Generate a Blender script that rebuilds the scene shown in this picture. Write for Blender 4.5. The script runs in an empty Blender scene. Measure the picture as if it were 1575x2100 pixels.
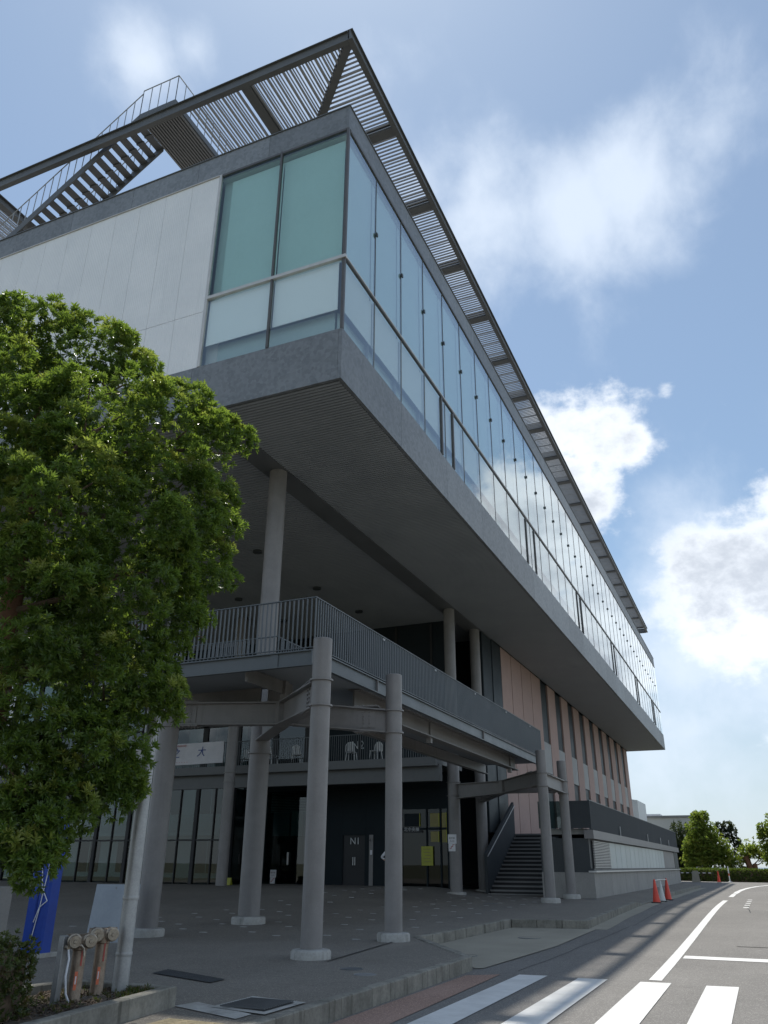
import bpy, bmesh, math, random
import numpy as np
from mathutils import Matrix, Vector
R_ = math.radians
random.seed(7); rng = np.random.default_rng(11)
scene = bpy.context.scene
COL = scene.collection

# ------------------------------------------------------------------ camera
cam_d = bpy.data.cameras.new('camera'); cam = bpy.data.objects.new('camera', cam_d); COL.objects.link(cam)
m = Matrix(((0.4037193, -0.3736906, -0.8350845, 0.0),
            (-0.9148599, -0.1584311, -0.3713904, 0.0),
            (0.0064817, 0.9139228, -0.4058363, 1.6),
            (0, 0, 0, 1)))
cam.matrix_world = m
cam_d.sensor_fit = 'VERTICAL'; cam_d.sensor_height = 36.0; cam_d.lens = 27.889
cam_d.clip_start = 0.1; cam_d.clip_end = 12000
scene.camera = cam

# ------------------------------------------------------------------ sun, sky, exposure
SUN = Vector((0.32, 0.206, 1.0)).normalized()          # towards the sun
sd = bpy.data.lights.new('sun', 'SUN'); so = bpy.data.objects.new('sun', sd); COL.objects.link(so)
sd.energy = 2.7; sd.angle = R_(0.53); sd.color = (1.0, 0.95, 0.87)
so.rotation_euler = SUN.to_track_quat('Z', 'Y').to_euler(); so.location = SUN * 60
scene.view_settings.view_transform = 'Standard'; scene.view_settings.look = 'None'
scene.view_settings.exposure = 0.9; scene.view_settings.gamma = 1.0
scene.view_settings.use_curve_mapping = False
scene.cycles.max_bounces = 8; scene.cycles.transparent_max_bounces = 16
scene.cycles.use_denoising = True

W = bpy.data.worlds.new('World'); scene.world = W; W.use_nodes = True
wt = W.node_tree; wn = wt.nodes; wl = wt.links; wn.clear()
def N(t, **k):
    n = wn.new(t)
    for a, b in k.items(): setattr(n, a, b)
    return n
def wmath(op, a, b=None, c=None, clamp=False):
    n = N('ShaderNodeMath', operation=op, use_clamp=clamp)
    for i, v in enumerate((a, b, c)):
        if v is None: continue
        if isinstance(v, (int, float)): n.inputs[i].default_value = v
        else: wl.new(v, n.inputs[i])
    return n.outputs[0]
def wrange(v, a, b, c=0.0, d=1.0, smooth=True):
    n = N('ShaderNodeMapRange', interpolation_type='SMOOTHSTEP' if smooth else 'LINEAR')
    wl.new(v, n.inputs['Value'])
    for i, x in zip(('From Min', 'From Max', 'To Min', 'To Max'), (a, b, c, d)): n.inputs[i].default_value = x
    return n.outputs[0]
tc = N('ShaderNodeTexCoord'); DIR = tc.outputs['Generated']
sky = N('ShaderNodeTexSky', sky_type='NISHITA'); sky.sun_disc = False
sky.sun_elevation = math.asin(SUN.z); sky.sun_rotation = math.atan2(SUN.x, SUN.y)
sky.altitude = 20; sky.air_density = 1.0; sky.dust_density = 0.4; sky.ozone_density = 0.35
def wnoise(scale, detail, rough, stretch=(1, 1, 1), off=(0, 0, 0), dist=0.0):
    mp = N('ShaderNodeMapping'); wl.new(DIR, mp.inputs[0]); mp.inputs['Scale'].default_value = stretch; mp.inputs['Location'].default_value = off
    n = N('ShaderNodeTexNoise'); wl.new(mp.outputs[0], n.inputs['Vector'])
    n.inputs['Scale'].default_value = scale; n.inputs['Detail'].default_value = detail
    n.inputs['Roughness'].default_value = rough; n.inputs['Distortion'].default_value = dist
    return n.outputs[0]
def blobs(lst):
    acc = None
    for (x, y, z, r, s) in lst:
        v = Vector((x, y, z)).normalized()
        n = N('ShaderNodeVectorMath', operation='DISTANCE'); wl.new(DIR, n.inputs[0]); n.inputs[1].default_value = v
        o = wrange(n.outputs['Value'], r, 0.0, 0.0, s, False)
        acc = o if acc is None else wmath('MAXIMUM', acc, o)
    return acc
# cumulus bank low ahead and to the right, with a few loose puffs; drifting thin cloud higher up
CUM = [(.873, .115, .474, .14, .95), (.885, .07, .46, .09, .85), (.87, .14, .43, .13, .9), (.955, -.03, .29, .16, .95), (.945, -.01, .25, .13, .9), (.93, -.10, .35, .14, .95),
       (.90, -.2, .38, .2, 1.0), (.85, -.36, .36, .22, .95), (.94, -.14, .22, .22, .95), (.72, -.6, .3, .25, .9), (.3, -.92, .25, .3, .85), (-.4, -.85, .28, .3, .8),
       (-.9, -.3, .25, .3, .85), (-.75, .6, .3, .3, .85), (.1, .95, .28, .3, .85), (.862, .02, .508, .05, .42), (.87, -.035, .49, .06, .42), (.885, .02, .465, .05, .38), (.97, .08, .22, .06, .36), (.975, .02, .19, .06, .36),
       (.5, -.75, .42, .34, .9), (0, -.85, .5, .3, .8), (-.7, -.55, .45, .32, .9), (-.85, .1, .5, .3, .85), (-.5, .75, .45, .3, .85), (-.2, -.5, .8, .3, .75), (.25, .8, .5, .22, .7)]  # unseen cloud round the rest of the sky, added to fill the shade
WSP = [(.64, .24, .73, .13, .7), (.70, .17, .69, .16, .85), (.735, .09, .675, .16, .95), (.72, .01, .69, .16, .95), (.69, -.07, .715, .15, .8), (.79, .09, .61, .12, .6), (.42, .47, .775, .07, .8), (.44, .42, .79, .06, .6),
       (.55, .3, .78, .16, .5), (.97, .02, .22, .2, .85), (.96, -.12, .25, .2, .85), (.985, .06, .14, .16, .7), (.93, .02, .36, .12, .5),  (.2, -.6, .8, .35, .8), (-.5, .1, .85, .4, .75), (-.3, .8, .6, .3, .7), (.5, -.55, .65, .25, .75)]
n1 = wnoise(7.0, 8, .62, (1, 1, 1.5)); n2 = wnoise(26, 5, .6); n3 = wnoise(3.4, 5, .52, (1.0, 1.5, 1.8), (3, 1, 2), .15); n4 = wnoise(9, 8, .6, (1, 1.4, 1.3), (5, 2, 0), .2)
cb = blobs(CUM); wb = blobs(WSP)
cden = wmath('ADD', cb, wmath('ADD', wmath('MULTIPLY', wmath('SUBTRACT', n1, .5), 1.5), wmath('MULTIPLY', wmath('SUBTRACT', n2, .5), .30)))
cmask = wrange(cden, .38, .68)
wden = wmath('ADD', wb, wmath('ADD', wmath('MULTIPLY', wmath('SUBTRACT', n3, .5), 1.3), wmath('MULTIPLY', wmath('SUBTRACT', n4, .5), .8)))
wmask = wmath('MULTIPLY', wrange(wden, .15, 1.0), .80)
sep = N('ShaderNodeSeparateXYZ'); wl.new(DIR, sep.inputs[0])
hz = wrange(sep.outputs['Z'], .45, .0, 0.0, .78)         # pale air towards the horizon, all round
veil = wmath('MAXIMUM', hz, .20)
cshade = wrange(wmath('ADD', wmath('MULTIPLY', n1, .9), wmath('MULTIPLY', wrange(cden, .5, 1.2), .6)), .4, 1.05)
def mixc(fac, a, b):
    n = N('ShaderNodeMix', data_type='RGBA')
    if isinstance(fac, (int, float)): n.inputs[0].default_value = fac
    else: wl.new(fac, n.inputs[0])
    for i, v in ((6, a), (7, b)):
        if isinstance(v, tuple): n.inputs[i].default_value = (*v, 1)
        else: wl.new(v, n.inputs[i])
    return n.outputs[2]
skys = N('ShaderNodeVectorMath', operation='SCALE'); wl.new(sky.outputs[0], skys.inputs[0]); skys.inputs['Scale'].default_value = 0.068
tint = N('ShaderNodeVectorMath', operation='MULTIPLY'); wl.new(skys.outputs[0], tint.inputs[0]); tint.inputs[1].default_value = (.92, 1.06, 1.08)
base = mixc(veil, tint.outputs[0], (.345, .388, .44))
base = mixc(wmask, base, (.47, .525, .60))
ccol = mixc(cshade, (.60, .635, .68), (.36, .395, .45))
sdot = N('ShaderNodeVectorMath', operation='DOT_PRODUCT'); wl.new(DIR, sdot.inputs[0]); sdot.inputs[1].default_value = SUN
lit = wrange(sdot.outputs['Value'], .75, -.25, 0.92, 1.45)           # clouds seen with the sun behind the viewer are front-lit
ccs = N('ShaderNodeVectorMath', operation='SCALE'); wl.new(ccol, ccs.inputs[0]); wl.new(lit, ccs.inputs['Scale'])
base = mixc(cmask, base, ccs.outputs[0])
bg = N('ShaderNodeBackground'); wl.new(base, bg.inputs[0]); bg.inputs[1].default_value = 1.0
wo = N('ShaderNodeOutputWorld'); wl.new(bg.outputs[0], wo.inputs[0])

# ------------------------------------------------------------------ materials
MATS = {}
class NT:
    def __init__(s, name):
        s.m = bpy.data.materials.new(name); s.m.use_nodes = True; s.t = s.m.node_tree; s.n = s.t.nodes; s.l = s.t.links
        s.b = s.n['Principled BSDF']; s.out = s.n['Material Output']
        g = s.n.new('ShaderNodeNewGeometry'); s.pos = g.outputs['Position']; s.geo = g
    def new(s, t, **k):
        n = s.n.new(t)
        for a, b in k.items(): setattr(n, a, b)
        return n
    def link(s, a, b): s.l.new(a, b)
    def noise(s, scale, detail=4, rough=.6, vec=None, stretch=None, dist=0):
        v = vec or s.pos
        if stretch:
            mp = s.new('ShaderNodeMapping'); s.link(v, mp.inputs[0]); mp.inputs['Scale'].default_value = stretch; v = mp.outputs[0]
        n = s.new('ShaderNodeTexNoise'); s.link(v, n.inputs['Vector']); n.inputs['Scale'].default_value = scale
        n.inputs['Detail'].default_value = detail; n.inputs['Roughness'].default_value = rough; n.inputs['Distortion'].default_value = dist
        return n.outputs[0]
    def ramp(s, v, a, b, c=0., d=1.):
        n = s.new('ShaderNodeMapRange', interpolation_type='SMOOTHSTEP'); s.link(v, n.inputs[0])
        for i, x in zip((1, 2, 3, 4), (a, b, c, d)): n.inputs[i].default_value = x
        return n.outputs[0]
    def mix(s, f, a, b, blend='MIX'):
        n = s.new('ShaderNodeMix', data_type='RGBA', blend_type=blend)
        if isinstance(f, (int, float)): n.inputs[0].default_value = f
        else: s.link(f, n.inputs[0])
        for i, v in ((6, a), (7, b)):
            if isinstance(v, tuple): n.inputs[i].default_value = (*v, 1)
            else: s.link(v, n.inputs[i])
        return n.outputs[2]
    def math(s, op, a, b=None):
        n = s.new('ShaderNodeMath', operation=op)
        for i, v in enumerate((a, b)):
            if v is None: continue
            if isinstance(v, (int, float)): n.inputs[i].default_value = v
            else: s.link(v, n.inputs[i])
        return n.outputs[0]
    def bump(s, h, strength=.3, dist=.01):
        n = s.new('ShaderNodeBump'); s.link(h, n.inputs['Height']); n.inputs['Strength'].default_value = strength; n.inputs['Distance'].default_value = dist
        s.link(n.outputs[0], s.b.inputs['Normal'])
    def fin(s, col=None, rough=.6, metal=0., spec=None):
        if col is not None:
            if isinstance(col, tuple): s.b.inputs['Base Color'].default_value = (*col, 1)
            else: s.link(col, s.b.inputs['Base Color'])
        if isinstance(rough, (int, float)): s.b.inputs['Roughness'].default_value = rough
        else: s.link(rough, s.b.inputs['Roughness'])
        s.b.inputs['Metallic'].default_value = metal
        if spec is not None: s.b.inputs['Specular IOR Level'].default_value = spec
        return s.m
def varied(name, c1, c2, scale=1.5, rough=.6, fine=30, bump=.15, metal=0., spec=None, stretch=None, streak=None, rnd=0.0):
    s = NT(name)
    a = s.noise(scale, 6, .65, stretch=stretch); b = s.noise(fine, 3, .6)
    f = s.ramp(s.math('ADD', s.math('MULTIPLY', a, .7), s.math('MULTIPLY', b, .3)), .3, .7)
    col = s.mix(f, c1, c2)
    if streak:     # rain streaks: stains with a shape of their own, running down
        st = s.noise(1.0, 5, .7, stretch=(streak[0], streak[0], .35)); fm = s.ramp(st, .52, .72, 0, streak[1])
        col = s.mix(fm, col, streak[2])
    if rnd:
        oi = s.new('ShaderNodeObjectInfo'); hs = s.new('ShaderNodeHueSaturation'); s.link(col, hs.inputs['Color'])
        s.link(s.ramp(oi.outputs['Random'], 0, 1, 1 - rnd, 1 + rnd), hs.inputs['Value']); col = hs.outputs[0]
    if bump: s.bump(b, bump, .004)
    rr = s.ramp(a, .2, .8, max(0, rough - .1), min(1, rough + .1))
    return s.fin(col, rr, metal, spec)
def glass(name, tint, refl=1.0, add=0.0, rough=0.0):
    s = NT(name); s.n.remove(s.b)
    fr = s.new('ShaderNodeFresnel'); fr.inputs[0].default_value = 1.5
    f = s.math('MULTIPLY', s.math('MINIMUM', s.math('ADD', s.math('MULTIPLY', fr.outputs[0], refl), add), 1.0), s.math('SUBTRACT', 1.0, s.geo.outputs['Backfacing']))
    tr = s.new('ShaderNodeBsdfTransparent'); tr.inputs[0].default_value = (*tint, 1)
    gl = s.new('ShaderNodeBsdfGlossy'); gl.inputs['Roughness'].default_value = rough; gl.inputs[0].default_value = (.93, .97, .98, 1)
    wv = s.noise(.35, 2, .5); bp = s.new('ShaderNodeBump'); bp.inputs['Strength'].default_value = .05; bp.inputs['Distance'].default_value = .02
    s.link(wv, bp.inputs['Height']); s.link(bp.outputs[0], gl.inputs['Normal'])
    mx = s.new('ShaderNodeMixShader'); s.link(f, mx.inputs[0]); s.link(tr.outputs[0], mx.inputs[1]); s.link(gl.outputs[0], mx.inputs[2])
    s.link(mx.outputs[0], s.out.inputs[0]); return s.m
def asphalt(name, c1, c2, patch=.25):
    s = NT(name)
    agg = s.new('ShaderNodeTexVoronoi'); s.link(s.pos, agg.inputs['Vector']); agg.inputs['Scale'].default_value = 85
    sp = s.noise(160, 2, .6); big = s.noise(.35, 6, .65); mid = s.noise(3.0, 6, .7)
    col = s.mix(s.ramp(big, .3, .7), c1, c2)
    col = s.mix(s.ramp(mid, .45, .75, 0, patch), col, tuple(x * .72 for x in c1))
    stn = s.noise(.9, 7, .75, dist=.8); col = s.mix(s.ramp(stn, .56, .72, 0, patch * 1.2), col, tuple(x * .6 for x in c1))
    dst = s.noise(.22, 4, .6, stretch=(.35, 2.2, 1)); col = s.mix(s.ramp(dst, .5, .75, 0, .35), col, tuple(min(1, x * 1.28) for x in c2))
    sepc = s.new('ShaderNodeSeparateColor'); s.link(agg.outputs['Color'], sepc.inputs[0])
    col = s.mix(s.ramp(sepc.outputs[0], .7, 1., 0, .55), col, tuple(min(1, x * 2.2) for x in c2))
    col = s.mix(s.ramp(sp, .55, .75, 0, .5), col, tuple(x * .5 for x in c1))
    s.bump(s.math('ADD', agg.outputs[0], sp), .35, .006)
    return s.fin(col, .86, 0, .3)
M = MATS
M['asphalt'] = asphalt('asphalt', (.140, .134, .126), (.175, .168, .157))
M['plaza'] = asphalt('plaza_asphalt', (.142, .130, .112), (.178, .164, .142), .35)
M['patch'] = asphalt('asphalt_patch', (.035, .037, .038), (.05, .052, .054))
M['redsurf'] = asphalt('red_surfacing', (.25, .165, .13), (.31, .21, .17))
M['ground'] = varied('earth', (.09, .10, .05), (.13, .12, .08), .4, .95, 8, .3)
M['soil'] = varied('soil', (.05, .04, .03), (.11, .085, .06), 6, .95, 40, .8)
M['sea'] = varied('sea_water', (.06, .11, .16), (.08, .13, .18), .01, .3, .2, .1)
def paint():
    s = NT('white_paint'); a = s.noise(2.2, 5, .6); b = s.noise(55, 4, .7); c = s.noise(.9, 5, .65)
    col = s.mix(s.ramp(a, .3, .7), (.55, .55, .535), (.66, .66, .645))
    w = s.math('ADD', s.math('MULTIPLY', b, .6), s.math('MULTIPLY', c, .4)); col = s.mix(s.ramp(w, .58, .68, 0, .75), col, (.2, .195, .185))
    s.bump(b, .3, .004); return s.fin(col, .7, 0, .3)
M['paint'] = paint()
M['concrete'] = varied('concrete', (.24, .235, .22), (.33, .32, .30), .9, .8, 22, .3, streak=(2.2, .35, (.15, .15, .14)))
M['apron'] = varied('concrete_apron', (.25, .232, .185), (.33, .308, .25), .8, .85, 40, .35)
M['kerb'] = varied('kerb_concrete', (.13, .125, .105), (.27, .258, .222), 3.2, .88, 30, .7, streak=(4, .85, (.05, .048, .037)), rnd=.09)
M['plinth'] = varied('plinth_concrete', (.27, .265, .245), (.42, .415, .39), 4, .85, 30, .7, streak=(6, .6, (.14, .135, .12)))
M['steel'] = varied('grey_steel_paint', (.165, .157, .153), (.235, .225, .218), 1.2, .5, 70, .12, streak=(4, .4, (.13, .122, .115)))
M['steel_dark'] = varied('dark_steel_paint', (.085, .09, .092), (.12, .125, .128), 1.1, .48, 60, .12)
M['rail'] = varied('railing_paint', (.072, .085, .093), (.098, .112, .12), 2, .45, 60, .05)
M['soffit'] = varied('soffit_metal', (.245, .265, .285), (.295, .315, .335), .6, .6, 20, .05)
M['ceiling'] = varied('ceiling_dark', (.22, .238, .255), (.27, .288, .305), .6, .7, 20, .05)
M['dark'] = varied('dark_panel', (.032, .038, .042), (.05, .057, .06), .8, .5, 30, .08)
M['black'] = varied('black_gap', (.012, .013, .014), (.02, .02, .022), 1, .6, 20, .0)
M['perf'] = varied('perforated_steel', (.045, .051, .055), (.066, .072, .076), .5, .85, 60, .08, spec=.12, streak=(.9, .25, (.08, .085, .087)))
M['pink'] = varied('pink_terracotta', (.31, .212, .185), (.385, .27, .237), 1.3, .75, 60, .25, rnd=.07)
M['louvre'] = varied('grey_louvre', (.17, .17, .17), (.22, .22, .215), 1, .5, 40, .05)
M['slat'] = varied('aluminium_slat', (.30, .31, .32), (.37, .38, .39), 2, .5, 40, .05, .2)
M['panel_pale'] = varied('pale_panel', (.42, .46, .44), (.52, .56, .54), .9, .5, 30, .05, rnd=.05)
M['handrail'] = varied('weathered_metal', (.32, .31, .30), (.46, .45, .43), 5, .45, 60, .1, .4)
M['galv'] = varied('galvanised_steel', (.27, .28, .285), (.40, .41, .41), 3.5, .5, 50, .12, .55, streak=(8, .35, (.16, .155, .15)))
M['rusty'] = varied('weathered_brass_pipe', (.17, .125, .09), (.32, .26, .205), 9, .45, 60, .25, .55, streak=(14, .6, (.13, .075, .04)))
M['brass'] = varied('dull_brass', (.20, .17, .135), (.38, .34, .28), 12, .42, 70, .15, .7, streak=(16, .5, (.1, .07, .045)))
M['red_sticker'] = varied('red_sticker', (.62, .13, .06), (.72, .2, .1), 5, .4, 30, 0)
M['red_text'] = varied('red_print', (.38, .07, .06), (.42, .09, .07), 5, .6, 30, 0)
M['blue_text'] = varied('blue_print', (.02, .05, .2), (.03, .07, .25), 5, .6, 30, 0)
M['dark_text'] = varied('black_print', (.02, .02, .025), (.03, .03, .035), 5, .6, 30, 0)
M['white_text'] = varied('white_lettering', (.5, .52, .53), (.58, .6, .6), 5, .5, 30, 0)
M['paper'] = varied('white_paper', (.62, .62, .64), (.72, .72, .73), 2.5, .6, 30, .1)
M['cloth'] = varied('banner_cloth', (.55, .55, .58), (.66, .65, .68), 2.5, .8, 30, .2)
M['yellow_paper'] = varied('yellow_paper', (.34, .35, .04), (.42, .42, .06), 2, .6, 20, .1)
M['yellow_dim'] = varied('yellow_notice', (.22, .19, .06), (.30, .26, .10), 2, .6, 20, .1)
M['tactile'] = varied('yellow_tactile', (.27, .22, .13), (.34, .28, .17), 3, .8, 40, .4)  # dulled: the shade over these tiles is put into their colour
M['blue'] = varied('blue_tarp', (.006, .04, .28), (.012, .06, .36), 1.4, .5, 20, .15)
M['rope'] = varied('white_rope', (.6, .62, .66), (.72, .73, .75), 30, .7, 90, .2)
M['board'] = varied('grey_board', (.27, .30, .33), (.33, .36, .39), 2.5, .55, 30, .1)
M['white_plastic'] = varied('white_plastic', (.62, .63, .62), (.7, .7, .69), 4, .4, 30, 0)
M['cone_red'] = varied('cone_red', (.62, .05, .03), (.72, .08, .045), 4, .45, 30, .05)
M['cone_base'] = varied('rubber', (.02, .02, .02), (.035, .035, .035), 4, .7, 30, .1)
M['cone_white'] = varied('cone_white', (.5, .53, .52), (.6, .62, .6), 4, .5, 30, .05)
M['white_wall'] = varied('white_wall', (.62, .64, .65), (.70, .71, .72), .4, .7, 12, .1)
M['pale_wall'] = varied('pale_hall_wall', (.40, .40, .38), (.46, .46, .44), .25, .7, 12, .1)
M['window_dark'] = varied('dark_window', (.02, .028, .033), (.03, .038, .043), .6, .45, 20, 0, spec=.12)
M['lobby'] = varied('lobby_panel', (.014, .020, .024), (.022, .029, .033), .8, .75, 30, .08, spec=.15)
M['bark'] = varied('bark', (.09, .065, .045), (.18, .13, .09), 5, .9, 40, .8, stretch=(2, 2, .5))
M['bark_red'] = varied('red_brown_bark', (.15, .075, .045), (.22, .12, .075), 5, .9, 40, .8, stretch=(2, 2, .4))
M['wood'] = varied('pale_stake', (.32, .25, .16), (.42, .33, .22), 5, .8, 40, .3)
M['skin'] = varied('skin', (.50, .31, .22), (.56, .36, .26), 6, .5, 50, .05)
M['shirt'] = varied('white_shirt', (.60, .60, .63), (.70, .70, .72), 5, .8, 60, .2)
M['trousers'] = varied('dark_trousers', (.018, .02, .026), (.03, .032, .04), 5, .8, 60, .2)
M['hair'] = varied('black_hair', (.012, .01, .009), (.025, .02, .018), 30, .5, 90, .3)
M['roller'] = varied('roller_blind', (.56, .59, .58), (.62, .65, .64), .3, .8, 10, 0)
M['interior'] = varied('interior_pale', (.52, .54, .52), (.58, .60, .58), .3, .8, 10, 0)
M['blind'] = varied('frosted_film', (.84, .86, .86), (.88, .90, .90), .4, .8, 10, 0)
M['frame_pale'] = varied('aluminium_frame', (.48, .47, .45), (.58, .57, .55), 3, .45, 40, .05, .3)
M['stud'] = varied('pale_stud', (.30, .30, .29), (.38, .38, .37), 3, .7, 40, .1)
M['frame_dark'] = varied('bronze_frame', (.07, .068, .068), (.10, .097, .095), 3, .45, 40, .05)
M['glass'] = glass('facade_glass', (.86, .965, .955), 1.1, .03)
M['glass_side'] = glass('facade_glass_reflective', (.88, .965, .965), 1.25, .19)
M['glass_low'] = glass('facade_glass_clear', (.945, .98, .975), 1.2, .12)
M['sill'] = varied('sill_board', (.36, .45, .45), (.42, .51, .5), .3, .8, 10, 0)
M['glass_clear'] = glass('lobby_glass', (.36, .46, .46), 1.0, .02)
M['glass_dark'] = glass('dark_glass', (.12, .16, .17), .8, .0)

def zinc():     # phosphated zinc sheet: crystalline mottling with chalky run marks
    s = NT('zinc_panel')
    v = s.new('ShaderNodeTexVoronoi'); s.link(s.pos, v.inputs['Vector']); v.inputs['Scale'].default_value = 11
    sc = s.new('ShaderNodeSeparateColor'); s.link(v.outputs['Color'], sc.inputs[0])
    a = s.noise(.8, 6, .7); b = s.noise(7, 6, .75)
    f = s.math('ADD', s.math('MULTIPLY', sc.outputs[0], .25), s.math('ADD', s.math('MULTIPLY', a, .45), s.math('MULTIPLY', b, .45)))
    col = s.mix(s.ramp(f, .36, .74), (.158, .170, .179), (.228, .242, .252))
    st = s.noise(1.0, 6, .75, stretch=(1.6, 1.6, .22)); col = s.mix(s.ramp(st, .58, .74, 0, .35), col, (.38, .395, .41))
    oi = s.new('ShaderNodeObjectInfo'); hs = s.new('ShaderNodeHueSaturation'); s.link(col, hs.inputs['Color'])
    s.link(s.ramp(oi.outputs['Random'], 0, 1, .9, 1.1), hs.inputs['Value'])
    return s.fin(hs.outputs[0], s.ramp(b, .2, .8, .42, .62), .25)
M['zinc'] = zinc()
def clad():     # white ribbed cladding: fine vertical ribs
    s = NT('white_cladding')
    w = s.new('ShaderNodeTexWave', wave_type='BANDS', bands_direction='Y', wave_profile='SIN'); s.link(s.pos, w.inputs['Vector']); w.inputs['Scale'].default_value = 4.2
    a = s.noise(.7, 5, .6); st = s.noise(1, 4, .7, stretch=(3, 3, .2))
    col = s.mix(s.ramp(a, .3, .7), (.76, .775, .78), (.82, .83, .83)); col = s.mix(s.ramp(st, .55, .75, 0, .2), col, (.5, .52, .53))
    s.bump(w.outputs[1], .6, .012); return s.fin(col, .5)
M['clad'] = clad()
def leaf(name, c1, c2, c3, trans=.35, rough=.42):
    s = NT(name); at = s.new('ShaderNodeAttribute', attribute_name='tone'); sc = s.new('ShaderNodeSeparateColor'); s.link(at.outputs['Color'], sc.inputs[0])
    col = s.mix(sc.outputs[0], c1, c2); col = s.mix(sc.outputs[1], col, c3)
    s.fin(col, rough, 0, .5)
    tl = s.new('ShaderNodeBsdfTranslucent'); tcol = s.mix(.45, col, (.30, .42, .03)); s.link(tcol, tl.inputs[0])
    mx = s.new('ShaderNodeMixShader'); mx.inputs[0].default_value = trans
    s.link(s.b.outputs[0], mx.inputs[1]); s.link(tl.outputs[0], mx.inputs[2]); s.link(mx.outputs[0], s.out.inputs[0]); return s.m
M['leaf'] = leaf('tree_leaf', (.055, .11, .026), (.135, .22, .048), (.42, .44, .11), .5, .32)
M['leaf_far'] = leaf('far_tree_leaf', (.11, .17, .035), (.22, .28, .055), (.36, .36, .08), .55, .55)
M['leaf_hedge'] = leaf('hedge_leaf', (.035, .055, .016), (.075, .095, .03), (.13, .075, .04), .25, .5)
M['leaf_hedge_far'] = leaf('far_hedge_leaf', (.055, .095, .022), (.10, .14, .035), (.16, .19, .05), .3, .55)
M['leaf_pine'] = leaf('pine_needle', (.02, .035, .018), (.035, .05, .022), (.06, .055, .03), .15, .6)

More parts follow.
